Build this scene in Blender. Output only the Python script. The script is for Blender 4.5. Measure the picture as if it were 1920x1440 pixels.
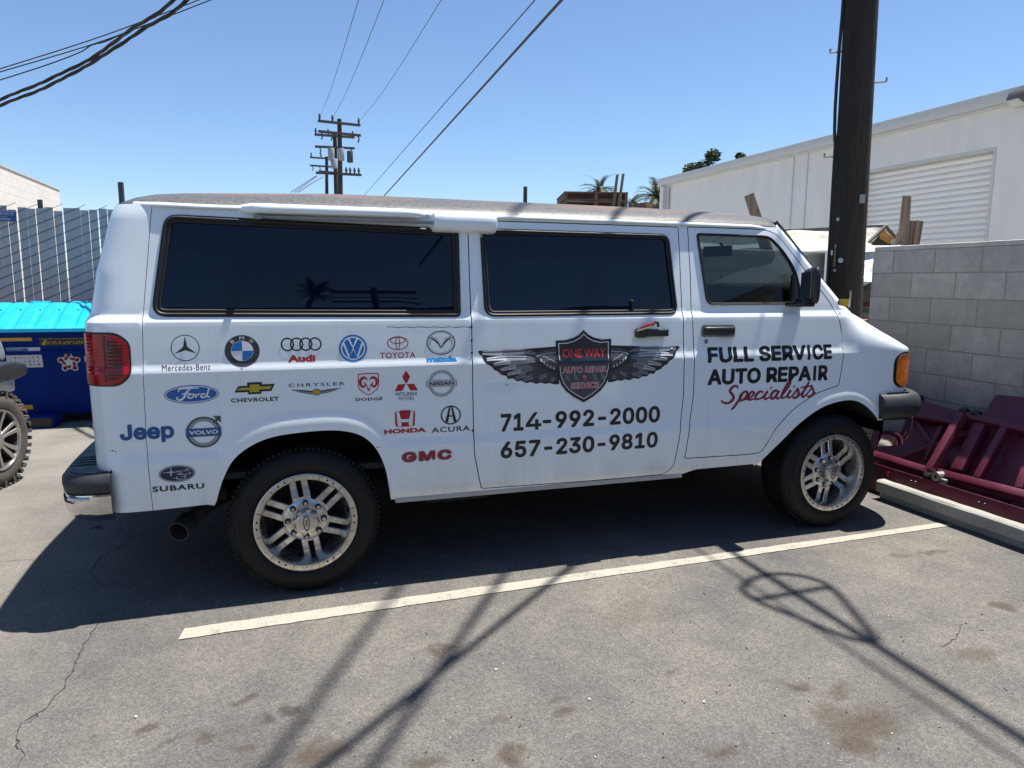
import bpy, bmesh, math, random
import numpy as np
from mathutils import Vector, Matrix
from mathutils.geometry import delaunay_2d_cdt, tessellate_polygon

random.seed(7)
rng = np.random.default_rng(7)
PI = math.pi
for o in list(bpy.data.objects):
    bpy.data.objects.remove(o)
SC = bpy.context.scene
COL = SC.collection

# ------------------------------------------------------------------ camera, sky, sun, exposure
CAM = np.array([-0.121, -3.5694, 1.5737])
FOC, YAW, PITCH, ROLL = 1342.1, 0.3225, -0.1432, 0.0084
_f = np.array([math.sin(YAW) * math.cos(PITCH), math.cos(YAW) * math.cos(PITCH), math.sin(PITCH)])
_r0 = np.array([math.cos(YAW), -math.sin(YAW), 0.0])
_u0 = np.cross(_r0, _f)
_r = _r0 * math.cos(ROLL) + _u0 * math.sin(ROLL)
_u = -_r0 * math.sin(ROLL) + _u0 * math.cos(ROLL)
cam = bpy.data.cameras.new('camera')
cam.sensor_fit = 'HORIZONTAL'
cam.sensor_width = 36.0
cam.lens = FOC / 1920 * 36.0
cam.clip_start = 0.05
cam.clip_end = 4000
co = bpy.data.objects.new('camera', cam)
COL.objects.link(co)
co.matrix_world = Matrix(((_r[0], _u[0], -_f[0], CAM[0]), (_r[1], _u[1], -_f[1], CAM[1]),
                          (_r[2], _u[2], -_f[2], CAM[2]), (0, 0, 0, 1)))
SC.camera = co

SUN = np.array([0.32, 0.04, 1.0])
SUN = SUN / np.linalg.norm(SUN)
world = bpy.data.worlds.new("World")
SC.world = world
world.use_nodes = True
wn = world.node_tree
sky = wn.nodes.new('ShaderNodeTexSky')
sky.sky_type = 'NISHITA'
sky.sun_disc = False
sky.sun_elevation = math.asin(SUN[2])
sky.sun_rotation = math.atan2(SUN[0], SUN[1])
sky.altitude = 900
sky.air_density = 1.0
sky.dust_density = .35
sky.ozone_density = 5.0
bg = wn.nodes['Background']
wn.links.new(sky.outputs[0], bg.inputs[0])
bg.inputs[1].default_value = 0.080
sl = bpy.data.lights.new('sun', 'SUN')
sl.energy = 4.6
sl.angle = math.radians(0.53)
sl.color = (1.0, 0.95, 0.87)
so = bpy.data.objects.new('sun', sl)
COL.objects.link(so)
so.rotation_euler = Vector(SUN).to_track_quat('Z', 'Y').to_euler()
so.location = (20, 3, 60)
SC.view_settings.view_transform = 'Standard'
SC.view_settings.look = 'None'
SC.view_settings.exposure = 1.05
SC.view_settings.gamma = 1.0
SC.view_settings.use_curve_mapping = False
SC.render.engine = 'CYCLES'
SC.cycles.max_bounces = 8
SC.cycles.transparent_max_bounces = 12
SC.cycles.caustics_reflective = False
SC.cycles.caustics_refractive = False


# ------------------------------------------------------------------ surveying helpers
def ray(u, v):
    return _r * ((u - 960) / FOC) - _u * ((v - 720) / FOC) + _f


def at(u, v, axis, val):
    """point on the plane axis=val seen along a surveyed sight line"""
    d = ray(u, v)
    t = (val - CAM[axis]) / d[axis]
    return CAM + t * d


def far(u, v, dist):
    d = ray(u, v)
    return CAM + d * (dist / math.hypot(d[0], d[1]))


# ------------------------------------------------------------------ mesh building
class MB:
    def __init__(s):
        s.v = []; s.f = []; s.m = []

    def add(s, verts, faces, mat=0):
        o = len(s.v)
        s.v += [tuple(float(c) for c in p) for p in verts]
        for i, f in enumerate(faces):
            s.f.append(tuple(o + k for k in f))
            s.m.append(mat if isinstance(mat, int) else mat[i])
        return s

    def box(s, c, d, rot=None, mat=0):
        x, y, z = (q / 2 for q in d)
        P = [Vector(p) for p in ((-x, -y, -z), (x, -y, -z), (x, y, -z), (-x, y, -z), (-x, -y, z), (x, -y, z), (x, y, z), (-x, y, z))]
        if rot is not None:
            P = [rot @ p for p in P]
        return s.add([p + Vector(c) for p in P], [(0, 3, 2, 1), (4, 5, 6, 7), (0, 1, 5, 4), (1, 2, 6, 5), (2, 3, 7, 6), (3, 0, 4, 7)], mat)

    def beam(s, a, b, w, h, up=(0, 0, 1), mat=0):
        a = Vector(a); b = Vector(b)
        d = b - a; L = d.length; d.normalize()
        up = Vector(up)
        x = d.cross(up)
        if x.length < 1e-4:
            x = d.cross(Vector((1, 0, 0)))
        x.normalize()
        y = x.cross(d)
        R = Matrix((x, d, y)).transposed()
        return s.box((a + b) / 2, (w, L, h), R, mat)

    def tube(s, pts, r, n=8, cap=True, mat=0):
        P = [Vector(p) for p in pts]
        if not hasattr(r, '__len__'):
            r = [r] * len(P)
        T = [(P[min(i + 1, len(P) - 1)] - P[max(i - 1, 0)]).normalized() for i in range(len(P))]
        ref = Vector((0, 0, 1)) if abs(T[0].z) < .9 else Vector((1, 0, 0))
        x = T[0].cross(ref).normalized()
        V = []
        for i, p in enumerate(P):
            x = (x - T[i] * x.dot(T[i])).normalized()
            y = T[i].cross(x)
            for k in range(n):
                a = 2 * PI * k / n
                V.append(p + (x * math.cos(a) + y * math.sin(a)) * r[i])
        F = []
        for i in range(len(P) - 1):
            for k in range(n):
                F.append((i * n + k, i * n + (k + 1) % n, (i + 1) * n + (k + 1) % n, (i + 1) * n + k))
        if cap:
            F.append(tuple(range(n))[::-1]); F.append(tuple((len(P) - 1) * n + k for k in range(n)))
        return s.add(V, F, mat)

    def lathe(s, prof, n=48, c=(0, 0, 0), axis='y', mat=0, a0=0, a1=2 * PI, mats=None):
        """prof: list of (radius, axial)"""
        full = abs(a1 - a0 - 2 * PI) < 1e-6
        V = []; F = []; mm = []
        m = len(prof); k2 = n if full else n + 1
        for i in range(k2):
            a = a0 + (a1 - a0) * i / n
            for r, h in prof:
                p = (r * math.cos(a), h, r * math.sin(a))
                if axis == 'z': p = (r * math.cos(a), r * math.sin(a), h)
                if axis == 'x': p = (h, r * math.cos(a), r * math.sin(a))
                V.append((p[0] + c[0], p[1] + c[1], p[2] + c[2]))
        for i in range(n):
            j = (i + 1) % k2
            for q in range(m - 1):
                F.append((i * m + q, j * m + q, j * m + q + 1, i * m + q + 1))
                mm.append(mats[q] if mats else mat)
        return s.add(V, F, mm)

    def rows(s, R, mat=0, close=False):
        n = len(R[0]); V = [p for r in R for p in r]; F = []
        for i in range(len(R) - 1):
            for k in range(n - 1 + (1 if close else 0)):
                F.append((i * n + k, i * n + (k + 1) % n, (i + 1) * n + (k + 1) % n, (i + 1) * n + k))
        return s.add(V, F, mat)

    def prism(s, poly, fn, t0, t1, mat=0):
        """poly 2D, fn(a,b,t)->3D, extruded from t0 to t1"""
        n = len(poly)
        V = [fn(a, b, t0) for a, b in poly] + [fn(a, b, t1) for a, b in poly]
        F = [tuple(range(n))[::-1], tuple(range(n, 2 * n))] + [(i, (i + 1) % n, n + (i + 1) % n, n + i) for i in range(n)]
        return s.add(V, F, mat)

    def build(s, name, mats, parent=None, sharp=35, bevel=0, local=False, seg=2, fixn=True, weld=False):
        me = bpy.data.meshes.new(name)
        off = Vector((0, 0, 0))
        if parent is not None and not local:
            off = wloc(parent)
        me.from_pydata([Vector(v) - off for v in s.v], [], s.f)
        if not isinstance(mats, (list, tuple)):
            mats = [mats]
        for m in mats:
            me.materials.append(m)
        me.polygons.foreach_set('material_index', s.m)
        if bevel or fixn or weld:
            bm = bmesh.new(); bm.from_mesh(me)
            if weld:
                bmesh.ops.remove_doubles(bm, verts=bm.verts, dist=1e-5)
            if fixn:
                bmesh.ops.recalc_face_normals(bm, faces=bm.faces)
            if bevel:
                es = [e for e in bm.edges if len(e.link_faces) == 2 and e.calc_face_angle(0) > math.radians(30)]
                bmesh.ops.bevel(bm, geom=es, offset=bevel, segments=seg, affect='EDGES', clamp_overlap=True, profile=.5)
            bm.to_mesh(me); bm.free()
        me.polygons.foreach_set('use_smooth', [True] * len(me.polygons))
        me.set_sharp_from_angle(angle=math.radians(sharp))
        o = bpy.data.objects.new(name, me)
        COL.objects.link(o)
        if parent is not None:
            o.parent = parent
        return o


def wloc(o):
    L = Vector((0, 0, 0))
    while o is not None:
        L += o.location
        o = o.parent
    return L


def tag(o, label=None, cat=None, group=None, kind=None):
    if label: o['label'] = label
    if cat: o['category'] = cat
    if group: o['group'] = group
    if kind: o['kind'] = kind
    return o


def thing(name, label, cat, loc=(0, 0, 0), group=None):
    o = bpy.data.objects.new(name, None)
    COL.objects.link(o)
    o.location = loc
    o.empty_display_size = .2
    return tag(o, label, cat, group)


def copy_tree(o, parent=None):
    c = o.copy(); COL.objects.link(c); c.parent = parent
    for ch in list(o.children):
        copy_tree(ch, c)
    return c


# ------------------------------------------------------------------ materials
class NT:
    def __init__(s, name):
        s.mat = bpy.data.materials.new(name); s.mat.use_nodes = True
        s.t = s.mat.node_tree; s.b = s.t.nodes['Principled BSDF']; s.out = s.t.nodes['Material Output']
        s._co = None

    def n(s, typ, **kw):
        o = s.t.nodes.new(typ)
        for k, v in kw.items():
            setattr(o, k, v)
        return o

    def l(s, a, b):
        s.t.links.new(a, b)

    def put(s, sock, v):
        if hasattr(v, 'is_output') or isinstance(v, bpy.types.NodeSocket):
            s.l(v, sock)
        else:
            if hasattr(sock.default_value, '__len__') and len(sock.default_value) == 4 and len(v) == 3:
                v = (*v, 1)
            sock.default_value = v

    @property
    def co(s):
        if s._co is None:
            s._co = s.n('ShaderNodeTexCoord').outputs['Object']
        return s._co

    def pos(s):
        return s.n('ShaderNodeNewGeometry').outputs['Position']

    def noise(s, scale, detail=4, rough=.55, vec=None, dist=0):
        o = s.n('ShaderNodeTexNoise'); s.put(o.inputs['Vector'], vec if vec is not None else s.co)
        o.inputs['Scale'].default_value = scale; o.inputs['Detail'].default_value = detail
        o.inputs['Roughness'].default_value = rough; o.inputs['Distortion'].default_value = dist
        return o.outputs['Fac']

    def voro(s, scale, vec=None, feat='F1', out='Distance'):
        o = s.n('ShaderNodeTexVoronoi', feature=feat); s.put(o.inputs['Vector'], vec if vec is not None else s.co)
        o.inputs['Scale'].default_value = scale
        return o.outputs[out]

    def scalev(s, v, vec=None):
        o = s.n('ShaderNodeMapping'); s.put(o.inputs['Vector'], vec if vec is not None else s.co)
        o.inputs['Scale'].default_value = v
        return o.outputs[0]

    def mr(s, x, a, b, c=0., d=1., smooth=False):
        o = s.n('ShaderNodeMapRange'); o.clamp = True
        if smooth: o.interpolation_type = 'SMOOTHSTEP'
        s.put(o.inputs[0], x)
        for i, q in enumerate((a, b, c, d)):
            o.inputs[1 + i].default_value = q
        return o.outputs[0]

    def math(s, op, a, b=0.):
        o = s.n('ShaderNodeMath', operation=op); s.put(o.inputs[0], a); s.put(o.inputs[1], b)
        return o.outputs[0]

    def mix(s, fac, a, b):
        o = s.n('ShaderNodeMix', data_type='RGBA'); s.put(o.inputs[0], fac); s.put(o.inputs[6], a); s.put(o.inputs[7], b)
        return o.outputs[2]

    def mul(s, col, f):
        o = s.n('ShaderNodeMix', data_type='RGBA', blend_type='MULTIPLY'); o.inputs[0].default_value = 1
        s.put(o.inputs[6], col); s.put(o.inputs[7], f)
        return o.outputs[2]

    def bump(s, h, strength=.3, dist=.01):
        o = s.n('ShaderNodeBump'); o.inputs['Strength'].default_value = strength; o.inputs['Distance'].default_value = dist
        s.l(h, o.inputs['Height']); s.l(o.outputs[0], s.b.inputs['Normal'])

    def xyz(s, vec=None):
        o = s.n('ShaderNodeSeparateXYZ'); s.put(o.inputs[0], vec if vec is not None else s.co)
        return o.outputs

    def comb(s, x, y, z=0.):
        o = s.n('ShaderNodeCombineXYZ')
        for i, q in enumerate((x, y, z)):
            s.put(o.inputs[i], q)
        return o.outputs[0]

    def set(s, **kw):
        nm = dict(col='Base Color', rough='Roughness', metal='Metallic', ior='IOR', coat='Coat Weight', coatr='Coat Roughness',
                  spec='Specular IOR Level', alpha='Alpha', trans='Transmission Weight')
        for k, v in kw.items():
            s.put(s.b.inputs[nm[k]], v)
        return s


def M(name, col, rough=.5, metal=0., var=.12, scale=6., bump=0., bscale=60., coat=0., rvar=0.):
    t = NT(name)
    c = tuple(col)
    if var:
        f = t.noise(scale, 5)
        t.set(col=t.mix(f, tuple(q * (1 - var) for q in c), tuple(min(1, q * (1 + var)) for q in c)))
    else:
        t.set(col=c)
    t.set(rough=rough, metal=metal, coat=coat)
    if rvar:
        t.set(rough=t.mr(t.noise(scale * 2.3, 4), .3, .7, rough - rvar, rough + rvar))
    if bump:
        t.bump(t.noise(bscale, 4), bump, .006)
    return t.mat


def srgb(r, g, b):
    return tuple((c / 255 / 12.92) if c < 11 else ((c / 255 + .055) / 1.055) ** 2.4 for c in (r, g, b))


# paints and surfaces ------------------------------------------------
def m_white():
    t = NT('white_paint')
    x, y, z = t.xyz(t.pos())
    dirt = t.math('MULTIPLY', t.mr(z, .72, .44, 0, 1), t.mr(t.noise(5, 6, .65, t.scalev((1.2, 1, .35), t.pos())), .38, .72, 0, .55))
    streak = t.mr(t.noise(9, 5, .6, t.scalev((2.2, 1, .12), t.pos())), .55, .8, 0, .16)
    t.set(col=t.mix(t.math('ADD', dirt, streak), (.80, .86, .885), (.50, .46, .39)), rough=t.mr(t.noise(3, 3), .3, .7, .17, .27), coat=.6, coatr=.06)
    t.bump(t.noise(1.7, 2, .4, t.pos()), .09, .06)
    return t.mat


def m_roof():
    t = NT('peeled_roof_paint')
    p = t.pos()
    n1 = t.noise(9, 7, .65, p); n2 = t.noise(55, 5, .7, p); n3 = t.noise(2.1, 5, .6, t.scalev((1, 2.2, 1), p))
    c = t.mix(t.mr(n2, .3, .7), (.045, .045, .047), (.135, .135, .133))
    x, y, z = t.xyz(p)
    rust = t.math('MULTIPLY', t.mr(n3, .45, .60), t.mr(z, 1.965, 2.0))
    rust = t.math('ADD', rust, t.math('MULTIPLY', t.mr(n1, .61, .68), t.mr(z, 1.945, 1.975)))
    c = t.mix(t.math('MINIMUM', rust, 1.), c, t.mix(n2, (.10, .06, .042), (.25, .165, .11)))
    t.set(col=c, rough=t.mr(n2, .3, .7, .38, .55), spec=.35)
    t.bump(n2, .15, .004)
    return t.mat


def m_glass_dark():
    t = NT('tinted_glass')
    t.set(col=(.0006, .0045, .018), rough=.012, ior=1.38)
    t.bump(t.noise(1.1, 1, .3, t.pos()), .025, .05)
    return t.mat


def m_glass_clear(tint):
    t = NT('cab_glass')
    tr = t.n('ShaderNodeBsdfTransparent'); tr.inputs[0].default_value = (*tint, 1)
    gl = t.n('ShaderNodeBsdfGlossy'); gl.inputs['Roughness'].default_value = .01
    fr = t.n('ShaderNodeFresnel'); geo = t.n('ShaderNodeNewGeometry')          # same 1.5 seen from inside and outside
    t.l(t.math('ADD', 1.5, t.math('MULTIPLY', geo.outputs['Backfacing'], 1 / 1.5 - 1.5)), fr.inputs[0])
    mx = t.n('ShaderNodeMixShader'); t.l(fr.outputs[0], mx.inputs[0]); t.l(tr.outputs[0], mx.inputs[1]); t.l(gl.outputs[0], mx.inputs[2])
    t.l(mx.outputs[0], t.out.inputs[0])
    return t.mat


def m_lens(name, col, deep):
    t = NT(name)
    x, y, z = t.xyz(t.pos())
    w = t.math('SINE', t.math('MULTIPLY', z, 420.))
    t.set(col=t.mix(t.mr(t.noise(24, 4, .6, t.pos()), .3, .7), col, deep), rough=.10, coat=.25, ior=1.4)
    t.bump(w, .12, .002)
    return t.mat


def m_alu():
    t = NT('dusty_polished_alloy')
    n = t.noise(38, 6, .65)
    t.set(col=t.mix(t.mr(n, .35, .75), (.62, .61, .59), (.42, .40, .36)), metal=t.mr(n, .45, .8, 1., .7), rough=t.mr(n, .3, .7, .20, .40))
    return t.mat


def m_chrome():
    t = NT('chrome')
    t.set(col=(.62, .62, .62), metal=1., rough=t.mr(t.noise(14, 5), .4, .7, .05, .16))
    return t.mat


def m_tyre():
    t = NT('tyre_rubber')
    n = t.noise(16, 6, .65)
    t.set(col=t.mix(t.mr(n, .3, .75), (.004, .004, .0045), (.010, .0098, .0095)), rough=.6, spec=.3)
    t.bump(t.noise(140, 3), .15, .002)
    return t.mat


def m_blocks(name, axis, c1, c2, mort, z0, u0, bl=.406, bh=.203, stain=.5):
    t = NT(name)
    x, y, z = t.xyz(t.pos())
    u = t.math('ADD', x if axis == 0 else y, u0)
    w = t.math('ADD', z, -z0)
    v = t.comb(u, w, 0.)
    br = t.n('ShaderNodeTexBrick'); br.offset = .5
    t.l(v, br.inputs['Vector'])
    br.inputs['Scale'].default_value = 1.0
    br.inputs['Mortar Size'].default_value = .0055; br.inputs['Mortar Smooth'].default_value = .25
    br.inputs['Brick Width'].default_value = bl; br.inputs['Row Height'].default_value = bh
    br.inputs['Color1'].default_value = (*c1, 1); br.inputs['Color2'].default_value = (*c2, 1); br.inputs['Mortar'].default_value = (*mort, 1)
    fine = t.noise(120, 5, .7, t.pos()); big = t.noise(1.7, 6, .6, t.pos()); run = t.noise(7, 5, .6, t.scalev((1, 1, .12), t.pos()))
    med = t.noise(16, 5, .65, t.pos())
    c = t.mul(br.outputs['Color'], t.mix(t.mr(fine, .3, .7), (.66, .66, .66), (1.2, 1.2, 1.2)))
    c = t.mul(c, t.mix(t.mr(med, .3, .7), (.84, .84, .84), (1.1, 1.1, 1.1)))
    c = t.mix(t.mr(t.math('ADD', big, t.math('MULTIPLY', run, .5)), .62, .95, 0, stain), c, tuple(q * .62 for q in c1))
    t.set(col=c, rough=.93)
    h = t.math('ADD', t.math('MULTIPLY', br.outputs['Fac'], -1.), t.math('MULTIPLY', fine, .35))
    t.bump(h, .55, .008)
    return t.mat


def m_wood(name, c1, c2, axis=2, scale=1.):
    t = NT(name)
    s = [26 * scale] * 3; s[axis] = 1.1 * scale
    g = t.noise(1., 8, .68, t.scalev(tuple(s)))
    s2 = [70 * scale] * 3; s2[axis] = .5 * scale
    k = t.noise(1., 3, .5, t.scalev(tuple(s2)))
    c = t.mix(t.mr(g, .3, .72), c1, c2)
    c = t.mix(t.mr(k, .60, .68), c, tuple(q * .3 for q in c1))
    t.set(col=c, rough=.85)
    t.bump(t.math('ADD', g, t.math('MULTIPLY', k, -.8)), .5, .012)
    return t.mat


def m_asphalt(stains):
    t = NT('asphalt')
    p = t.pos()
    fine = t.noise(170, 3, .75, p); mid = t.noise(34, 4, .65, p); big = t.noise(.9, 6, .6, p); stone = t.voro(105, p)
    c = t.mix(t.mr(fine, .25, .75), (.070, .067, .063), (.166, .161, .153))
    c = t.mul(c, t.mix(t.mr(mid, .3, .7), (.86, .86, .86), (1.12, 1.12, 1.12)))
    c = t.mul(c, t.mix(t.mr(big, .33, .68), (.66, .66, .68), (1.26, 1.22, 1.15)))
    c = t.mul(c, t.mix(t.mr(t.noise(5.5, 5, .62, p), .3, .7), (.84, .84, .85), (1.12, 1.11, 1.09)))
    cell = t.n('ShaderNodeTexVoronoi'); t.l(p, cell.inputs['Vector']); cell.inputs['Scale'].default_value = 150
    cx_, cy_, cz_ = t.xyz(cell.outputs['Color'])
    c = t.mul(c, t.mix(cx_, (.72, .72, .72), (1.30, 1.29, 1.27)))
    # light stones worn bare
    vc = t.n('ShaderNodeTexVoronoi'); t.l(p, vc.inputs['Vector']); vc.inputs['Scale'].default_value = 88
    x, y, z = t.xyz(vc.outputs['Color'])
    st = t.math('MULTIPLY', t.mr(x, .94, .96), t.mr(vc.outputs['Distance'], .30, .18))
    c = t.mix(t.math('MULTIPLY', st, .55), c, (.36, .345, .32))
    dk = t.math('MULTIPLY', t.mr(y, .93, .95), t.mr(vc.outputs['Distance'], .34, .25))
    c = t.mix(t.math('MULTIPLY', dk, .7), c, (.03, .03, .03))
    # old worn tan areas left of the stall
    xx, yy, zz = t.xyz(p)
    worn = t.math('MULTIPLY', t.mr(xx, -.9, -2.0), t.mr(t.noise(2.2, 5, .6, p), .25, .6, .25, 1))
    c = t.mix(t.math('MULTIPLY', worn, .5), c, t.mix(t.mr(fine, .3, .7), (.17, .16, .14), (.36, .33, .29)))
    warp = t.n('ShaderNodeTexNoise'); t.l(p, warp.inputs['Vector']); warp.inputs['Scale'].default_value = 9.; warp.inputs['Detail'].default_value = 5
    wv = t.n('ShaderNodeVectorMath', operation='MULTIPLY_ADD'); t.l(warp.outputs['Color'], wv.inputs[0])
    wv.inputs[1].default_value = (.16, .16, 0); t.l(p, wv.inputs[2])
    off = t.n('ShaderNodeVectorMath', operation='SUBTRACT'); t.l(wv.outputs[0], off.inputs[0]); off.inputs[1].default_value = (.08, .08, 0)
    acc = None; acc2 = None
    for (sx, sy, rx, ry, rot, k, kind) in stains:
        mp = t.n('ShaderNodeMapping', vector_type='TEXTURE'); t.l(off.outputs[0], mp.inputs[0])
        mp.inputs['Location'].default_value = (sx, sy, 0); mp.inputs['Rotation'].default_value = (0, 0, rot); mp.inputs['Scale'].default_value = (rx, ry, 1000)
        ln = t.n('ShaderNodeVectorMath', operation='LENGTH'); t.l(mp.outputs[0], ln.inputs[0])
        m = t.mr(ln.outputs['Value'], 1.35, .30, 0, min(1., k * 1.25), True)
        if kind: acc2 = m if acc2 is None else t.math('MAXIMUM', acc2, m)
        else: acc = m if acc is None else t.math('MAXIMUM', acc, m)
    br = t.mr(t.noise(60, 4, .7, p), .25, .7, .45, 1.)
    c = t.mix(t.math('MULTIPLY', acc, br), c, (.048, .034, .021))
    c = t.mix(t.math('MULTIPLY', acc2, br), c, (.030, .026, .022))
    t.set(col=c, rough=.9)
    h = t.math('ADD', t.math('MULTIPLY', stone, .6), fine)
    t.bump(h, .5, .005)
    return t.mat


def m_line():
    t = NT('worn_line_paint')
    p = t.pos()
    n = t.noise(95, 4, .75, p); b = t.noise(6, 5, .6, p)
    wear = t.mr(t.math('ADD', n, t.math('MULTIPLY', b, .7)), .84, 1.06, 0, .9)
    t.set(col=t.mix(wear, t.mix(b, (.30, .28, .232), (.40, .375, .315)), (.16, .152, .142)), rough=.85)
    t.bump(n, .4, .003)
    return t.mat


def m_concrete(name, c, var=.25):
    t = NT(name)
    p = t.pos()
    n = t.noise(80, 5, .7, p); b = t.noise(3.5, 6, .62, p)
    k = t.mul(t.mix(t.mr(b, .3, .7), tuple(q * (1 - var) for q in c), tuple(q * (1 + var * .6) for q in c)), t.mix(t.mr(n, .25, .75), (.8, .8, .8), (1.12, 1.12, 1.12)))
    pit = t.mr(t.voro(48, p), .10, .16)
    t.set(col=t.mix(pit, tuple(q * .5 for q in c), k), rough=.92)
    t.bump(t.math('ADD', n, t.math('MULTIPLY', pit, .5)), .4, .006)
    return t.mat


WHITE = m_white(); ROOF = m_roof(); GLASS = m_glass_dark()
CABGLASS = m_glass_clear((.36, .41, .40)); LENS_R = m_lens('red_lens', (.42, .004, .012), (.24, .002, .005)); LENS_A = m_lens('amber_lens', (.75, .20, .01), (.50, .09, .004))
ALU = m_alu(); CHROME = m_chrome(); TYRE = m_tyre()
GAP_SHADE = M('panel_gap_shade', (.006, .006, .006), .8, var=0)  # shade painted on: white panel edges blackened so narrow gaps look dark
RUBBER = M('black_rubber', (.009, .009, .010), .55, var=.3, scale=30)
PLASTIC = M('black_plastic', (.020, .021, .023), .42, var=.25, scale=40, bump=.08, bscale=220)
BUMPERP = M('bumper_plastic', (.026, .030, .036), .5, var=.25, scale=12, bump=.1, bscale=260, rvar=.1)
DARK = M('dark_interior', (.018, .018, .018), .8, var=.2)
SEATC = M('seat_cloth', (.05, .05, .052), .9, var=.3, scale=20)
UNDER = M('underbody_grime', (.012, .011, .010), .9, var=.5, scale=8)
WELL = M('wheel_well_liner', (.006, .006, .007), .9, var=.4, scale=6)
STEEL = M('dull_steel', (.30, .29, .28), .45, .8, var=.3, scale=22)
GALV = M('galvanised_wire', (.17, .18, .20), .5, .7, var=.2)
CABLE = M('cable_jacket', (.012, .012, .014), .6, var=.2)
BLACK = M('black_vinyl', (.010, .011, .013), .35, var=0)


# ================================================================== the van: surface functions (metres; x forward, z up, near side faces -y)
UZ = [.30, .79, 1.10, 1.128, 1.142, 1.178, 1.25, 1.355, 1.372, 1.407, 1.45, 1.86, 1.905, 1.95]
UY = [.003, .007, .013, .011, .011, .023, .028, .036, .038, .058, .063, .122, .135, .153]
LZ = [.30, .44, .50, .60, .72, 2]
LY = [.10, .035, .010, .000, -.003, -.003]


def catmull(Pts, n=8):
    Q = np.array(Pts, float)
    Q = np.vstack([2 * Q[0] - Q[1], Q, 2 * Q[-1] - Q[-2]])
    o = []
    for i in range(1, len(Q) - 2):
        a, b, c, d = Q[i - 1:i + 3]
        for k in range(n):
            t = k / n
            o.append(.5 * (2 * b + (c - a) * t + (2 * a - 5 * b + 4 * c - d) * t * t + (3 * b - a - 3 * c + d) * t ** 3))
    o.append(Q[-2])
    return np.array(o)


ARCH_R = catmull([(-.415, .50), (-.369, .639), (-.305, .738), (-.183, .808), (-.022, .833), (.18, .831), (.309, .777), (.387, .648), (.426, .445)])
ARCH_F = catmull([(2.66, .46), (2.80, .586), (2.949, .712), (3.10, .800), (3.24, .838), (3.36, .840), (3.46, .80), (3.545, .73), (3.565, .70)])


def dseg(px, pz, L):
    d = np.full(np.shape(px), 9.)
    for a, b in zip(L[:-1], L[1:]):
        e = b - a
        t = np.clip(((px - a[0]) * e[0] + (pz - a[1]) * e[1]) / (e @ e), 0, 1)
        d = np.minimum(d, np.hypot(px - a[0] - t * e[0], pz - a[1] - t * e[1]))
    return d


def yside(x, z):
    x = np.asarray(x, float); z = np.asarray(z, float)
    U = np.interp(z, UZ, UY); L = np.interp(z, LZ, LY)
    d = np.minimum(z - .722, np.minimum(dseg(x, z, ARCH_R) - .045, dseg(x, z, ARCH_F) - .035))
    w = np.clip(d / .052, 0, 1)
    w = w * w * (3 - 2 * w) * .5 + w * .5
    # a shallow dent below the crease of the cargo door
    dent = .007 * np.exp(-(((x - 1.02) / .10) ** 2 + ((z - 1.05) / .045) ** 2))
    return L * (1 - w) + U * w + dent


XRZ = [.3, .60, .73, 1.10, 1.30, 1.37, 1.41, 1.60, 1.86, 1.905, 1.95]
XRX = [-.905, -.91, -.925, -.933, -.937, -.936, -.915, -.885, -.815, -.795, -.78]
RCR, RCF = .13, .30
XFZ = [.3, .5, .7, .95, 1.142, 2]
XFX = [3.90, 3.93, 3.955, 3.97, 3.975, 3.975]
YC = 1.0


def S3(u, z, off=0.):
    """side surface wrapped round the rear and front corners -> (N,3)"""
    u = np.atleast_1d(np.asarray(u, float)); z = np.atleast_1d(np.asarray(z, float))
    u, z = np.broadcast_arrays(u, z)
    xr = np.interp(z, XRZ, XRX) + RCR; xf = np.interp(z, XFZ, XFX) - RCF
    uc = np.clip(u, xr, xf)
    ys = yside(uc, z)
    X = u.copy(); Y = ys - off
    m = u < xr
    th = np.clip((xr - u) / RCR, 0, PI / 2); rem = np.maximum((xr - u) - RCR * PI / 2, 0)
    X = np.where(m, xr - (RCR + off) * np.sin(th), X)
    Y = np.where(m, ys + RCR - (RCR + off) * np.cos(th) + rem, Y)
    X = X - .03 * np.sin(np.clip(rem / .8, 0, 1) * PI / 2)
    m = u > xf
    th = np.clip((u - xf) / RCF, 0, PI / 2); rem = np.maximum((u - xf) - RCF * PI / 2, 0)
    X = np.where(m, xf + (RCF + off) * np.sin(th), X)
    Y = np.where(m, ys + RCF - (RCF + off) * np.cos(th) + rem, Y)
    return np.stack([X, Y, z], -1)


def u_rear_mid(z):
    xr = np.interp(z, XRZ, XRX) + RCR
    return xr - RCR * PI / 2 - (YC - float(yside(xr, z)) - RCR)


def u_front_mid(z):
    xf = np.interp(z, XFZ, XFX) - RCF
    return xf + RCF * PI / 2 + (YC - float(yside(xf, z)) - RCF)


# ------------------------------------------------------------------ planar outline tools
def dens(poly, step=.02, closed=True):
    P = [np.array(p, float) for p in poly]
    o = []
    n = len(P)
    for i in range(n if closed else n - 1):
        a = P[i]; b = P[(i + 1) % n]
        k = max(1, int(np.ceil(np.linalg.norm(b - a) / step)))
        for j in range(k):
            o.append(a + (b - a) * j / k)
    if not closed:
        o.append(P[-1])
    return np.array(o)


def roundc(poly, r, n=5):
    P = [np.array(p, float) for p in poly]
    if not hasattr(r, '__len__'):
        r = [r] * len(P)
    o = []
    for i, p in enumerate(P):
        a = P[i - 1] - p; b = P[(i + 1) % len(P)] - p
        la, lb = np.linalg.norm(a), np.linalg.norm(b)
        a /= la; b /= lb
        q = min(r[i], la * .45, lb * .45)
        if q < 1e-4:
            o.append(p); continue
        A = p + a * q; B = p + b * q
        for k in range(n + 1):
            t = k / n
            o.append((1 - t) ** 2 * A + 2 * t * (1 - t) * p + t * t * B)
    return np.array(o)


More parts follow.
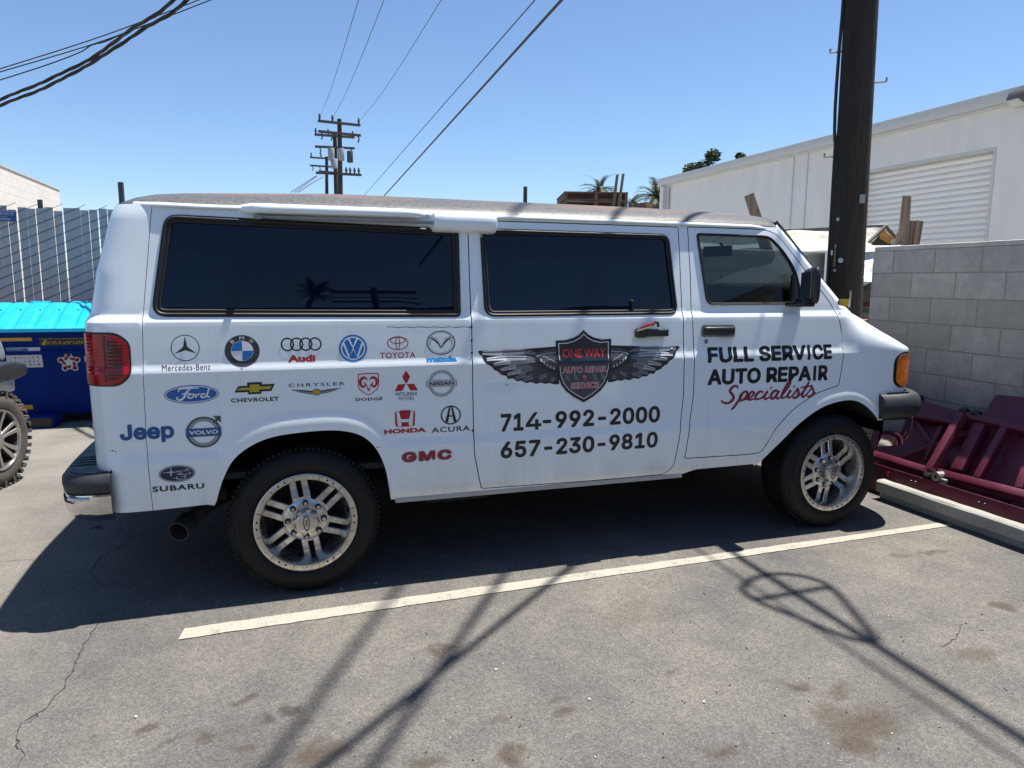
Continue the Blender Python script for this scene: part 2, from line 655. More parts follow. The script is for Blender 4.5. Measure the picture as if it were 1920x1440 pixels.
def offset(poly, d):
    """move a closed outline by d along its left normal (positive = inwards for counter-clockwise)"""
    P = np.array(poly); n = len(P)
    nx = np.roll(P, -1, 0) - np.roll(P, 1, 0)
    nx /= np.maximum(np.linalg.norm(nx, axis=1)[:, None], 1e-9)
    nn = np.stack([-nx[:, 1], nx[:, 0]], 1)
    A = .5 * np.sum(P[:, 0] * np.roll(P[:, 1], -1) - np.roll(P[:, 0], -1) * P[:, 1])
    return P + nn * d * (1 if A > 0 else -1)


def inside(P, X, Z):
    c = np.zeros(len(X), bool)
    n = len(P)
    for i in range(n):
        x1, z1 = P[i]; x2, z2 = P[(i + 1) % n]
        if z1 == z2: continue
        k = ((z1 > Z) != (z2 > Z)) & (X < (x2 - x1) * (Z - z1) / (z2 - z1) + x1)
        c ^= k
    return c


def ndist(P, X, Z):
    d = np.full(len(X), 9.)
    for i in range(len(P)):
        d = np.minimum(d, np.hypot(X - P[i][0], Z - P[i][1]))
    return d


ZROWS = sorted(set([.30 + .021 * i for i in range(80)] + [.722, .735, .75, .762, .774, 1.128, 1.142, 1.16, 1.178, 1.355, 1.372, 1.39, 1.407]))


def panel(outer, holes=(), fn=S3, step=.022, off=0., lip=.014, mb=None, mat=0, lipmat=1, coarse=(), flip=False):
    """triangulated sheet over an outline in (u,z), laid on the body surface, with a turned-in edge"""
    outer = dens(outer, step); holes = [dens(h, step) for h in holes]
    xmin, zmin = outer.min(0); xmax, zmax = outer.max(0)
    G = []
    for z in ZROWS:
        if zmin < z < zmax:
            xs = np.arange(xmin, xmax, step)
            G.append(np.stack([xs, np.full(len(xs), z)], 1))
    G = np.vstack(G) if G else np.zeros((0, 2))
    if len(G):
        k = inside(outer, G[:, 0], G[:, 1]) & (ndist(outer, G[:, 0], G[:, 1]) > step * .45)
        for h in holes:
            k &= ~inside(h, G[:, 0], G[:, 1]) & (ndist(h, G[:, 0], G[:, 1]) > step * .45)
        G = G[k]
    V = [Vector(p) for p in outer]; E = []
    E += [(i, (i + 1) % len(outer)) for i in range(len(outer))]
    for h in holes:
        b = len(V); V += [Vector(p) for p in h]
        E += [(b + i, b + (i + 1) % len(h)) for i in range(len(h))]
    V += [Vector(p) for p in G]
    vo, eo, fo, _, _, _ = delaunay_2d_cdt(V, E, [], 1, 1e-6)
    Q = np.array([(p[0], p[1]) for p in vo])
    T = [f for f in fo]
    ce = np.array([Q[list(f)].mean(0) for f in T])
    k = inside(outer, ce[:, 0], ce[:, 1])
    for h in holes:
        k &= ~inside(h, ce[:, 0], ce[:, 1])
    T = [tuple(f) for f, q in zip(T, k) if q]
    P = fn(Q[:, 0], Q[:, 1], off)
    mb = mb or MB()
    ft = []
    for f in T:
        a, b, c = Q[f[0]], Q[f[1]], Q[f[2]]
        s = (b[0] - a[0]) * (c[1] - a[1]) - (c[0] - a[0]) * (b[1] - a[1])
        ft.append(f if (s > 0) != flip else f[::-1])
    used = {}
    for f in ft:
        for i in range(3):
            used.setdefault(frozenset((f[i], f[(i + 1) % 3])), []).append((f[i], f[(i + 1) % 3]))
    faces = list(ft); mats = [mat] * len(ft); verts = [tuple(p) for p in P]
    if lip:
        Pi = fn(Q[:, 0], Q[:, 1], off - lip)
        idx = {}
        for es in used.values():
            if len(es) == 1:
                a, b = es[0]
                for q in (a, b):
                    if q not in idx:
                        idx[q] = len(verts); verts.append(tuple(Pi[q]))
                faces.append((b, a, idx[a], idx[b])); mats.append(lipmat)
    mb.add(verts, faces, mats)
    return mb


def mirror(mb):
    m = MB()
    m.v = [(x, 2 * YC - y, z) for x, y, z in mb.v]
    m.f = [f[::-1] for f in mb.f]
    m.m = list(mb.m)
    return m


def join(a, b):
    o = len(a.v)
    a.v += b.v; a.f += [tuple(o + k for k in f) for f in b.f]; a.m += b.m
    return a


# ------------------------------------------------------------------ outlines measured on the van
CARGO_DOOR = roundc([(.860, 1.888), (.858, 1.37), (.856, 1.09), (.860, .81), (.862, .67), (.886, .551), (.908, .463), (1.53, .452), (2.03, .452), (2.080, .50),
                     (2.106, .68), (2.128, .927), (2.123, 1.237), (2.122, 1.48), (2.118, 1.890)],
                    [.01, 0, 0, 0, .03, .03, .02, 0, .03, .03, .03, .03, .03, 0, .01], 3)
FRONT_DOOR = roundc([(2.176, 1.893), (2.183, 1.602), (2.180, 1.359), (2.189, 1.113), (2.191, .925), (2.166, .724), (2.146, .545), (2.575, .538), (2.685, .542),
                     (2.788, .704), (2.919, .81), (3.072, .894), (3.245, .938), (3.262, 1.049), (3.268, 1.14), (3.258, 1.266), (3.227, 1.376), (3.183, 1.454),
                     (2.991, 1.665), (2.805, 1.865), (2.735, 1.889), (2.615, 1.895)],
                    [.01, 0, 0, .03, .03, .03, .015, 0, .03, .03, .03, .03, .02, .03, .03, .03, .03, .03, .02, .04, .02, 0], 3)
WIN_R = roundc([(-.575, 1.864), (.812, 1.838), (.806, 1.386), (-.648, 1.398)], [.06, .03, .03, .07], 6)
WIN_C = roundc([(.925, 1.846), (2.050, 1.846), (2.094, 1.391), (.934, 1.386)], [.02, .05, .06, .06], 6)
WIN_F = roundc([(2.232, 1.858), (2.742, 1.858), (2.842, 1.768), (2.915, 1.673), (2.95, 1.575), (2.955, 1.446), (2.286, 1.442)], [.025, .05, .03, .05, .04, .02, .05], 5)
SEAM = [(-.625, 1.906), (-.681, 1.385), (-.688, 1.145), (-.692, .823), (-.684, .500)]
G = .0035


def shrink(p, d=G):
    return offset(p, d)


def rear_edge(z0, z1, n=40):
    return [(u_rear_mid(z), z) for z in np.linspace(z0, z1, n)]


seam_r = [(x + .0013, z) for x, z in SEAM]; seam_l = [(x - .0013, z) for x, z in SEAM]
QUARTER = [*seam_r[::-1][:1], (-.45, .507), (-.418, .499)] + [tuple(p) for p in ARCH_R[1:]] + \
          [(.60, .447), (.905, .447), (1.53, .438), (2.02, .436), (2.131, .440), (2.24, .470), (2.64, .473)] + [tuple(p) for p in ARCH_F] + \
          [(3.63, .70), (3.70, .70)] + [(u_front_mid(.70), .70)] + [(u_front_mid(z), z) for z in np.linspace(.72, 1.142, 20)] + \
          [(3.272, 1.142)] + [(3.263, 1.266), (3.244, 1.36), (3.262, 1.415), (3.235, 1.455), (2.80, 1.908), (2.62, 1.908)] + [(.0, 1.908)] + seam_r[:4]
QUARTER = QUARTER[1:] + QUARTER[:1]
CORNER = rear_edge(.500, 1.906)[::1]
CORNER = [(u_rear_mid(z), z) for z in np.linspace(.50, 1.906, 44)] + seam_l[:4] + [seam_l[4]]

van = thing('passenger_van', 'long white van covered in car maker stickers, with a peeled rusty roof', 'van', (1.5, 1.0, 0))

# body shell: near quarter + door surrounds, rear corner, far side
b1 = panel(QUARTER, [offset(CARGO_DOOR, -G * .2), offset(FRONT_DOOR, -G * .2), offset(WIN_R, .012)])
b2 = panel(CORNER, step=.026)
far_q = panel(QUARTER, [offset(WIN_R, .012), offset(WIN_C, .012), offset(WIN_F, .0)], step=.035)
far_c = panel(CORNER, step=.035)
shell = MB()
join(shell, b1); join(shell, b2); join(shell, mirror(far_q)); join(shell, mirror(far_c))
body = shell.build('body', [WHITE, GAP_SHADE], van, sharp=28, fixn=False)
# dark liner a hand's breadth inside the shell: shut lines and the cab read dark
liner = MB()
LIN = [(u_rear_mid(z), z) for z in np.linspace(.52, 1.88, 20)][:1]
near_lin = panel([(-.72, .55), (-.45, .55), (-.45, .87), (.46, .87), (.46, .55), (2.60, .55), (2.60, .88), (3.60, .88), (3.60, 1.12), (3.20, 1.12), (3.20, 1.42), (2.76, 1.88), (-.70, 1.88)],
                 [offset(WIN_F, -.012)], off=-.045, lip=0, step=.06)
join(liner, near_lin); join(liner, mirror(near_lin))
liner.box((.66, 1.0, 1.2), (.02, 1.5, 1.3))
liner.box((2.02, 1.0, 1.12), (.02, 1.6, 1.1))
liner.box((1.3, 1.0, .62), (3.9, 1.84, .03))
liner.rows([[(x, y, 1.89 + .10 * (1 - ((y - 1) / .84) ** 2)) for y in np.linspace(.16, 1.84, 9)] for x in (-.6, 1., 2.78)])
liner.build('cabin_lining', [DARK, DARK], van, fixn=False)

# doors
cdoor = panel(shrink(CARGO_DOOR, .0045), [offset(WIN_C, .012)]).build('cargo_door', [WHITE, GAP_SHADE], van, sharp=28, fixn=False)
fdoor = panel(shrink(FRONT_DOOR, .0045), [offset(WIN_F, .006)]).build('front_door', [WHITE, GAP_SHADE], van, sharp=28, fixn=False)


def ring(outer, inner, off, mats, name, parent, lip=.012, step=.03):
    return panel(outer, [inner], off=off, lip=lip, step=step, lipmat=0).build(name, mats, parent, sharp=40, fixn=False)


def frame_tube(poly, off, r):
    P = dens(poly, .03)
    Q = S3(P[:, 0], P[:, 1], off)
    return [tuple(q) for q in Q] + [tuple(Q[0]), tuple(Q[1])]


def window(poly, wide, parent, glass, bead=.006):
    f = panel(poly, [offset(poly, wide)], off=.005, lip=.012, step=.03, lipmat=0)
    f.tube(frame_tube(offset(poly, wide * .35), .006, 0), bead, 6, cap=False)
    f.tube(frame_tube(offset(poly, wide * .95), .004, 0), bead * .8, 6, cap=False)
    f.build('window_frame', [RUBBER], parent, sharp=40, fixn=False)
    return panel(offset(poly, wide - .008), off=-.004, lip=0, step=.12).build('window', [glass], parent, sharp=60, fixn=False)


window(WIN_R, .032, body, GLASS, .007)
window(WIN_C, .026, cdoor, GLASS)
window(WIN_F, .012, fdoor, CABGLASS, .004)
# pale inner trim line of the sliding pane on the cargo door
tr = MB(); q = offset(roundc([(.955, 1.72), (.962, 1.40), (2.06, 1.408), (2.078, 1.44)], [0, .06, .02, 0], 6), 0)
Q = dens(q, .03, False); tr.tube(S3(Q[:, 0], Q[:, 1], .001), .0035, 6)
tr.build('pane_trim', [STEEL], cdoor)
lk = MB(); c0 = S3(1.80, 1.462, .0)[0]
lk.lathe([(.0, -.016), (.010, -.014), (.013, -.006), (.013, .004)], 12, tuple(c0)); lk.box((c0[0], c0[1] - .008, c0[2] - .03), (.012, .014, .05))
lk.build('window_latch', [PLASTIC], cdoor)
# far glazing
fw = MB()
for w_, g_, m_ in ((WIN_R, .006, 0), (WIN_C, .006, 0)):
    join(fw, mirror(panel(offset(w_, -.004), off=-.004, lip=0, step=.2)))
fw.build('far_window', [GLASS], van, fixn=False)
fw = MB(); join(fw, mirror(panel(WIN_F, off=-.004, lip=0, step=.2)))
fw.build('far_cab_window', [CABGLASS], van, fixn=False)

# ------------------------------------------------------------------ roof
rz = []
XS = np.concatenate([[-.775, -.768, -.745, -.70, -.62, -.5, -.35], np.linspace(-.15, 2.2, 16), [2.35, 2.5, 2.6, 2.68, 2.74, 2.785, 2.81, 2.825]])
for x in XS:
    ey = .140
    lift = .100 + .036 * min(1, max(0, (x + .55) / .75))
    r = max(0., (-.42 - x) / .345); lift *= math.sqrt(max(0, 1 - r ** 2.6)) if r < 1 else 0
    r = max(0., (x - 1.9) / .93); lift *= (1 - .20 * r ** 2.2)
    r2 = max(0., (x - 2.64) / .185); lift *= math.sqrt(max(0, 1 - r2 ** 3)) * .66 + .34
    if x < -.64: ey += .10 * ((-.64 - x) / .135) ** 2.4
    row = []
    for k in range(33):
        t = k / 32
        y = ey + (2 - 2 * ey) * (.5 - .5 * math.cos(PI * t))
        s = abs((y - 1) / (1 - ey))
        zz = 1.912 + lift * (1 - s ** 3) ** .65 if s < 1 else 1.912
        sx_ = min(1, abs(y - 1) / .85)
        row.append((x - max(0, min(1, (-.2 - x) / .55)) * .05 * (1 - sx_ ** 2) + max(0, (x - 2.0) / .825) ** 2 * (.285 - .30 * sx_ ** 2.6), y, zz))
    rz.append(row)
rf = MB().rows(rz)
roof = rf.build('roof', [ROOF], van, sharp=50)
# drip rail all round
dr = MB()
pts = [(-.742, .34, 1.912), (-.735, .22, 1.908), (-.70, .15, 1.905), (-.6, .123, 1.904)] + [(x, .120, 1.903 + .004 * math.sin(x)) for x in np.linspace(-.4, 2.5, 20)] + [(2.62, .126, 1.906), (2.72, .139, 1.90), (2.80, .152, 1.865)]
dr.tube(pts, .008, 8); dr.tube([(a, b + .009, c + .007) for a, b, c in pts], .006, 8)
drf = MB(); drf.v = [(x, 2 - y, z) for x, y, z in dr.v]; drf.f = [f[::-1] for f in dr.f]; drf.m = dr.m
join(dr, drf)
dr.build('drip_rail', [WHITE], van)
# white covers hung on the drip rail
cv = MB()


def cover(mb, x0, x1, zt, zb0, zb1, yo, yi, taper, n=14):
    R = []
    for i in range(n + 1):
        t = i / n; x = x0 + (x1 - x0) * t
        e = min(1, min(t, 1 - t) * taper)
        e = math.sqrt(1 - (1 - e) ** 2)
        zb = zb0 + (zb1 - zb0) * t
        row = []
        for k in range(15):
            a = PI * (k / 14) - PI / 2
            hh = (zt - zb) / 2
            row.append((x, yi - (yi - yo) * (abs(math.cos(a)) ** .55) * (.35 + .65 * e), (zt + zb) / 2 + hh * math.copysign(abs(math.sin(a)) ** .7, math.sin(a)) * (.55 + .45 * e)))
        R.append(row)
    mb.rows(R)
    mb.add([p for p in R[0]], [tuple(range(15))]); mb.add([p for p in R[-1]], [tuple(range(15))[::-1]])


cover(cv, -.262, .655, 1.930, 1.868, 1.876, .072, .16, 9)
a_ = cv.build('rail_cover', [WHITE], van, sharp=50)
cv = MB(); cover(cv, .648, 1.028, 1.925, 1.815, 1.812, .060, .16, 9)
cv.build('rail_cover', [WHITE], van, sharp=50)
cv = MB(); cv.box((.24, .085, 1.862), (.86, .03, .012)); cv.box((-.17, .07, 1.858), (.03, .03, .016)); cv.tube([(.92, .07, 1.815), (.92, .07, 1.795)], .006, 6)
cv.build('rail_bracket', [STEEL], van)

# ------------------------------------------------------------------ hood and fender tops
XF0 = 3.975
ZX = [3.2, 3.35, 3.5, 3.65, 3.8, 3.9, 3.95, 3.975]
ZC = [1.520, 1.462, 1.388, 1.302, 1.222, 1.180, 1.160, 1.146]


def ye(x):
    uf = XF0 - RCF
    ys = float(yside(min(x, uf), 1.142))
    if x <= uf: return ys
    t = min((x - uf) / RCF, 1)
    return ys + RCF * (1 - math.sqrt(max(0, 1 - t * t)))


hr = []
for x in np.concatenate([np.linspace(3.272, 3.86, 34), XF0 - (XF0 - 3.86) * (1 - np.linspace(.03, 1, 20)) ** 2]):
    y0 = ye(x); zc = np.interp(x, ZX, ZC); n = 2.9 - .5 * min(1, max(0, (x - 3.3) / .6)); wy = .40
    half = []
    for a in np.linspace(0, PI / 2, 30):
        half.append((x, y0 + wy * (1 - math.cos(a) ** (2 / n)), 1.1425 + (zc - 1.1425) * math.sin(a) ** (2 / n)))
    for t in (.35, .7, 1.):
        half.append((x, y0 + wy + (1 - y0 - wy) * t, zc + .02 * math.sin(t * PI / 2) * min(1, (XF0 - x) / .3)))
    hr.append(half + [(p[0], 2 - p[1], p[2]) for p in half[-2::-1]])
# blend the first stations into the door surface
for i in range(8):
    k = 1 - i / 8
    for side in (0, 1):
        for j in range(30):
            jj = j if side == 0 else len(hr[i]) - 1 - j
            p = hr[i][jj]
            if p[2] < 1.43:
                yd = float(yside(3.27, p[2]))
                yd = yd if side == 0 else 2 - yd
                hr[i][jj] = (p[0], p[1] * (1 - k) + yd * k, p[2])
r0 = []
for j, p in enumerate(hr[0]):
    jj = min(j, len(hr[0]) - 1 - j)
    z = p[2]
    xx = float(np.interp(z, [1.142, 1.266, 1.36, 1.415, 1.455], [3.266, 3.257, 3.238, 3.232, 3.20]))
    yy = float(yside(3.2, min(z, 1.46)))
    if jj >= 30 or z >= 1.46: yy = min(p[1], 2 - p[1]) - .0
    r0.append((xx - .002, yy if j < len(hr[0]) / 2 else 2 - yy, z))
hr.insert(0, r0)
hood = MB().rows(hr).build('hood', [WHITE], van, sharp=50)

# windscreen, pillars, cowl
ws = []
for i in range(7):
    t = i / 6
    row = []
    for k in range(17):
        s = (k / 16) * 2 - 1
        yb = 1 + s * .86; yt = 1 + s * .80
        xb = 3.47 - .25 * abs(s) ** 3; xt = 3.105 - .30 * abs(s) ** 2.6
        zb = 1.50 - .07 * abs(s) ** 3; zt = 1.948 - .045 * abs(s) ** 3.5
        row.append((xb + (xt - xb) * t + .02 * math.sin(PI * t), yb + (yt - yb) * t, zb + (zt - zb) * t))
    ws.append(row)
wsh = MB().rows(ws).build('windscreen', [CABGLASS], van)
for sgn in (0, 1):
    pil = MB(); R = []
    for i in range(13):
        t = i / 12
        x = 3.235 + (2.79 - 3.235) * t; z = 1.452 + (1.905 - 1.452) * t
        y = float(yside(3.0, z))
        wx, wy_, wz = 3.20 + (2.78 - 3.20) * t + .02 * math.sin(PI * t), .14 + .06 * t, 1.43 + (1.905 - 1.43) * t
        a = [(x - .015, y, z - .015), (x, y + .003, z), (x + .026, y + .018, z + .022), (x + .035, y + .045, z + .035), (x + .02, y + .085, z + .045)]
        R.append([(p[0], p[1] if sgn == 0 else 2 - p[1], p[2]) for p in a])
    pil.rows(R if sgn == 0 else [r[::-1] for r in R])
    pil.build('windscreen_pillar', [WHITE], van, sharp=50)
pg_ = MB()
for sgn in (0, 1):
    pts = []
    for i in range(13):
        t = i / 12
        z = 1.43 + (1.91 - 1.43) * t
        x = 3.258 + (2.815 - 3.258) * t; y = float(yside(3.0, z)) + .045
        pts.append((x + .014, y if sgn == 0 else 2 - y, z + .035))
    pg_.tube(pts, .012, 6)
pg_.tube([(ws[-1][k][0] + .005, ws[-1][k][1], ws[-1][k][2] + .004) for k in range(17)], .012, 6)
pg_.build('windscreen_seal', [RUBBER], van)
cw = MB().rows([[(3.47 - .25 * (abs(y - 1) / .86) ** 3 + q, y, 1.50 - .07 * (abs(y - 1) / .86) ** 3 - w) for q, w in ((-.02, .02), (.03, .005), (.10, .05))] for y in np.linspace(.20, 1.8, 13)])
cw.build('cowl_grille', [PLASTIC], van)
wp = MB()
wp.tube([(3.43, .34, 1.475), (3.42, .40, 1.495), (3.42, .75, 1.535)], .008, 6); wp.tube([(3.36, .38, 1.530), (3.43, 1.0, 1.545)], .009, 6)
wp.tube([(3.43, .34, 1.45), (3.43, .34, 1.485)], .016, 8)
wp.build('wiper', [PLASTIC], van)
wp = MB()
wp.tube([(3.50, 1.25, 1.49), (3.47, 1.3, 1.515), (3.42, 1.62, 1.54)], .008, 6); wp.tube([(3.43, 1.2, 1.548), (3.36, 1.70, 1.53)], .009, 6)
wp.build('wiper', [PLASTIC], van)
an = MB(); an.lathe([(.0, .055), (.008, .05), (.012, .02), (.017, -.02), (.020, -.06)], 12, (3.462, .20, 1.372), 'z'); an.build('antenna_base', [PLASTIC], van)
an = MB(); an.tube([(3.462, .20, 1.41), (3.464, .198, 1.528)], .0065, 8); an.build('antenna', [STEEL], van)

# ------------------------------------------------------------------ lamps
tl = panel(roundc([(-1.12, 1.322), (-.80, 1.322), (-.742, 1.28), (-.742, 1.14), (-.79, 1.095), (-1.12, 1.098)], [0, .03, .06, .06, .03, 0], 5), off=.006, lip=.03, lipmat=1, step=.02)
tail = tl.build('tail_lamp', [LENS_R, RUBBER], van, sharp=60, fixn=False)
sl_ = MB()
for i in range(11):
    z = 1.283 - i * .0163
    w = .060 if 0 < i < 10 else .040
    panel([(-.828, z), (-.828 + w, z), (-.828 + w, z + .0095), (-.828, z + .0095)], off=.0075, lip=.004, mb=sl_, lipmat=0, step=.02)
panel([(-.842, 1.108), (-.835, 1.108), (-.835, 1.314), (-.842, 1.314)], off=.0075, lip=.004, mb=sl_, lipmat=0, step=.03)
sl_.build('lamp_grille', [BLACK, BLACK], tail, fixn=False)
tb = panel(roundc([(-1.12, 1.330), (-.79, 1.330), (-.735, 1.285), (-.735, 1.135), (-.785, 1.088), (-1.12, 1.090)], [0, .03, .06, .06, .03, 0], 5), off=.002, lip=.01, step=.03)
tb.build('lamp_seal', [RUBBER, RUBBER], tail, fixn=False)
tlf = mirror(panel(roundc([(-1.12, 1.322), (-.80, 1.322), (-.742, 1.28), (-.742, 1.14), (-.79, 1.095), (-1.12, 1.098)], [0, .03, .06, .06, .03, 0], 5), off=.006, lip=.03, step=.03))
tlf.build('tail_lamp', [LENS_R, RUBBER], van, fixn=False)
for near in (True, False):
    q = roundc([(3.690, 1.092), (3.752, 1.128), (3.90, 1.120), (3.92, .935), (3.748, .912), (3.690, .945)], [.04, .03, .03, .03, .03, .03], 5)
    tl = panel(q, off=.012, lip=.03, step=.018)
    q2 = panel(offset(q, -.012), off=.003, lip=.02, step=.03)
    if not near: tl = mirror(tl); q2 = mirror(q2)
    o = tl.build('turn_lamp', [LENS_A, RUBBER], van, sharp=60, fixn=False)
    q2.build('lamp_seal', [RUBBER, RUBBER], o, fixn=False)
gr = MB()
gr.box((3.985, 1.0, 1.02), (.03, .98, .17)); gr.box((3.99, 1.0, 1.02), (.04, .92, .012), mat=1); gr.box((3.99, 1.0, 1.02), (.04, .014, .15), mat=1)
for k in range(-7, 8): gr.box((3.987, 1 + .06 * k, 1.02), (.032, .008, .15), mat=1)
gr.build('front_grille', [PLASTIC, CHROME], van)
for s in (-1, 1):
    h = MB().box((3.98, 1 + s * .605, 1.02), (.035, .20, .17)); h.build('headlight', [M('headlight_glass%d' % (s + 1), (.6, .62, .64), .05, var=0)], van, bevel=.01)

# ------------------------------------------------------------------ bumpers
def plan_front(t, inset=0, x0=3.57, x1=4.05):
    """outline of the front bumper in plan, t from near side to far side"""
    pts = catmull([(x0, -.022 + inset), (3.78, -.024 + inset), (3.90, .02 + inset), (3.99 - inset, .14), (x1 - inset - .012, .32), (x1 - inset, .62), (x1 - inset, 1.0)], 6)
    return pts


def bumper(prof, pts, name, mat, parent):
    R = []
    for q in pts:
        i = len(R)
        a = pts[max(i - 1, 0)]; b = pts[min(i + 1, len(pts) - 1)]
        d = np.array(b) - np.array(a); d /= np.linalg.norm(d)
        nrm = np.array([d[1], -d[0]]) if True else 0
        R.append([(q[0] + nrm[0] * o, q[1] + nrm[1] * o, z) for o, z in prof])
    R2 = [[(x, 2 - y, z) for x, y, z in r] for r in R[-2::-1]]
    m = MB().rows(R + R2)
    m.add(R[0], [tuple(range(len(prof)))]); m.add(R2[-1], [tuple(range(len(prof)))])
    return m.build(name, mat, parent, sharp=40)


fb = bumper([(-.06, .872), (-.014, .868), (.008, .855), (.024, .83), (.030, .79), (.026, .755), (.012, .725), (-.010, .710), (-.05, .704)], plan_front(0), 'front_bumper', [BUMPERP], van)
bumper([(-.020, .712), (-.006, .70), (-.006, .64), (-.018, .57), (-.040, .52)], plan_front(0, 0, 3.60), 'bumper_chrome', [CHROME], fb)
MB().rows([[(3.62, -.010, z), (3.70, -.012, z), (3.80, -.008, z)] for z in (.88, .86)]).build('bumper_filler', [PLASTIC], fb)


def plan_rear():
    return catmull([(-.845, -.030), (-.93, -.034), (-1.00, -.012), (-1.055, .06), (-1.075, .20), (-1.085, .55), (-1.085, 1.0)], 6)


def bumper_r(prof, name, mat, parent):
    pts = plan_rear(); R = []
    for i, q in enumerate(pts):
        a = pts[max(i - 1, 0)]; b = pts[min(i + 1, len(pts) - 1)]
        d = b - a; d /= np.linalg.norm(d)
        nrm = np.array([-d[1], d[0]])
        R.append([(q[0] + nrm[0] * o, q[1] + nrm[1] * o, z) for o, z in prof])
    R2 = [[(x, 2 - y, z) for x, y, z in r] for r in R[-2::-1]]
    m = MB().rows(R + R2)
    m.add(R[0], [tuple(range(len(prof)))]); m.add(R2[-1], [tuple(range(len(prof)))])
    return m.build(name, mat, parent, sharp=40)


rb = bumper_r([(-.05, .700), (-.018, .693), (-.002, .672), (.0, .645), (-.006, .612), (-.03, .600)], 'rear_bumper', [BUMPERP], van)
bumper_r([(-.02, .612), (-.004, .604), (.002, .57), (-.006, .53), (-.032, .49), (-.080, .462)], 'bumper_chrome', [CHROME], rb)
pr = plan_rear(); dd_ = np.gradient(pr, axis=0); dd_ /= np.linalg.norm(dd_, axis=1)[:, None]; pr = pr - np.stack([-dd_[:, 1], dd_[:, 0]], 1) * .035; pr[0][0] = -.86
tp = [tuple(p) for p in pr]; tp = tp + [(x, 2 - y) for x, y in tp[-2::-1]]
m_ = MB().prism(tp, lambda p, q, t: (p, q, t), .690, .7015); m_.build('step_pad', [BUMPERP], rb)
for k in range(4):
    MB().beam((-.935, .17 + .052 * k, .7035), (-1.045, .17 + .052 * k, .7035), .022, .006).build('step_rib', [BUMPERP], rb, bevel=.002)
m_ = MB().tube([(-.93, -.030, .588), (-.99, -.018, .588), (-1.02, .01, .588)], .011, 8); m_.build('bumper_bead', [CHROME], rb)

# ------------------------------------------------------------------ underbody, wheel wells, exhaust
ub = MB()
ub.box((-.62, 1.0, .52), (.50, 1.72, .06)); ub.box((1.55, 1.0, .52), (2.1, 1.86, .10)); ub.box((3.3, 1.0, .55), (.9, 1.3, .06))
for y in (.55, 1.45):
    ub.box((1.4, y, .44), (4.4, .09, .14))
ub.tube([(0, .25, .375), (0, 1.75, .375)], .055, 12); ub.lathe([(.0, -.17), (.09, -.14), (.15, -.05), (.15, .05), (.09, .14), (0, .17)], 16, (0, 1.0, .375))
ub.tube([(3.24, .25, .36), (3.24, 1.75, .36)], .05, 12)
ub.tube([(.15, 1.0, .40), (3.0, 1.0, .45)], .045, 10)
for y in (.45, 1.55):
    ub.beam((-.62, y, .46), (.62, y, .46), .06, .05); ub.tube([(-.62, y, .46), (-.70, y, .52)], .03, 8)
ub.box((1.2, .62, .40), (.9, .30, .16)); ub.box((.80, .30, .45), (.35, .35, .14))
ub.build('underbody', [UNDER], van)
for A in (ARCH_R, ARCH_F):
    A = dens(A, .04, False)
    for far_ in (0, 1):
        ww = MB(); R = []
        for (x, z) in A:
            y0 = float(yside(x, z)) + .012
            R.append([(x, (y if not far_ else 2 - y), z + .02 * min(1, (y - y0) * 8)) for y in (y0, y0 + .15, y0 + .34)])
        ww.rows(R)
        cx = A[:, 0].mean()
        back = [(x, .36 if not far_ else 1.64, z) for x, z in A]
        ww.add(back, [tuple(range(len(back)))])
        ww.build('wheel_well', [WELL], van)
ex = MB()
path = catmull([(.50, .52, .44), (.10, .47, .50), (-.20, .40, .50), (-.42, .28, .45), (-.55, .17, .39)], 5)
ex.tube(path, .036, 14, cap=False)
ex.build('exhaust_pipe', [M('rusty_exhaust', (.03, .025, .022), .7, .3, var=.5, scale=20)], van)
d = np.array([-.34, -.86, -.20]); d /= np.linalg.norm(d); p0 = np.array([-.555, .165, .385])
ex = MB(); ex.tube([p0 - d * .02, p0, p0 + d * .10], [.036, .050, .050], 28, cap=False); ex.tube([p0 + d * .10, p0 + d * .0], [.0455, .0455], 28, cap=False)
ex.tube([p0 + d * .0999, p0 + d * .1002], [.0505, .0455], 28, cap=False)
ex.tube([p0 + d * .012, p0 + d * .011], [.046, .001], 28, cap=False)
ex.build('exhaust_tip', [M('grey_tailpipe', (.06, .058, .056), .6, .5, var=.4, scale=30)], van)
MB().box((2.6, 1, .60), (1.2, 1.7, .02)).build('cab_floor', [DARK], van)

# ------------------------------------------------------------------ cab interior
def seat(y):
    s = MB().box((2.52, y, .93), (.52, .52, .16)).build('seat', [SEATC], van, bevel=.05, seg=3)
    MB().box((2.27, y, 1.24), (.15, .50, .60), Matrix.Rotation(-.16, 3, 'Y')).build('seat_back', [SEATC], s, bevel=.06, seg=3)
    MB().box((2.53, y, .74), (.40, .40, .26)).build('seat_base', [DARK], s)


seat(.52); seat(1.48)
MB().box((3.08, 1.0, 1.28), (.30, 1.66, .28)).box((3.16, 1.0, 1.44), (.24, 1.30, .27)).build('dashboard', [DARK], van, bevel=.05, seg=3)
MB().box((2.95, 1.0, 1.02), (.5, .5, .5)).build('engine_cover', [DARK], van, bevel=.08, seg=3)
stw = MB(); T = []
Rm = Matrix.Rotation(.95, 3, 'Y')
for k in range(33):
    a = 2 * PI * k / 32; v = Rm @ Vector((.19 * math.cos(a), .19 * math.sin(a), 0)); T.append((2.80 + v.x, 1.48 + v.y, 1.36 + v.z))
stw.tube(T, .015, 8, cap=False); stw.tube([(2.80, 1.48, 1.36), (3.02, 1.48, 1.22)], .03, 8)
for a in (0, PI, 1.5 * PI):
    v = Rm @ Vector((.19 * math.cos(a), .19 * math.sin(a), 0)); stw.tube([(2.80, 1.48, 1.36), (2.80 + v.x, 1.48 + v.y, 1.36 + v.z)], .018, 6)
stw.build('steering_wheel', [PLASTIC], van)
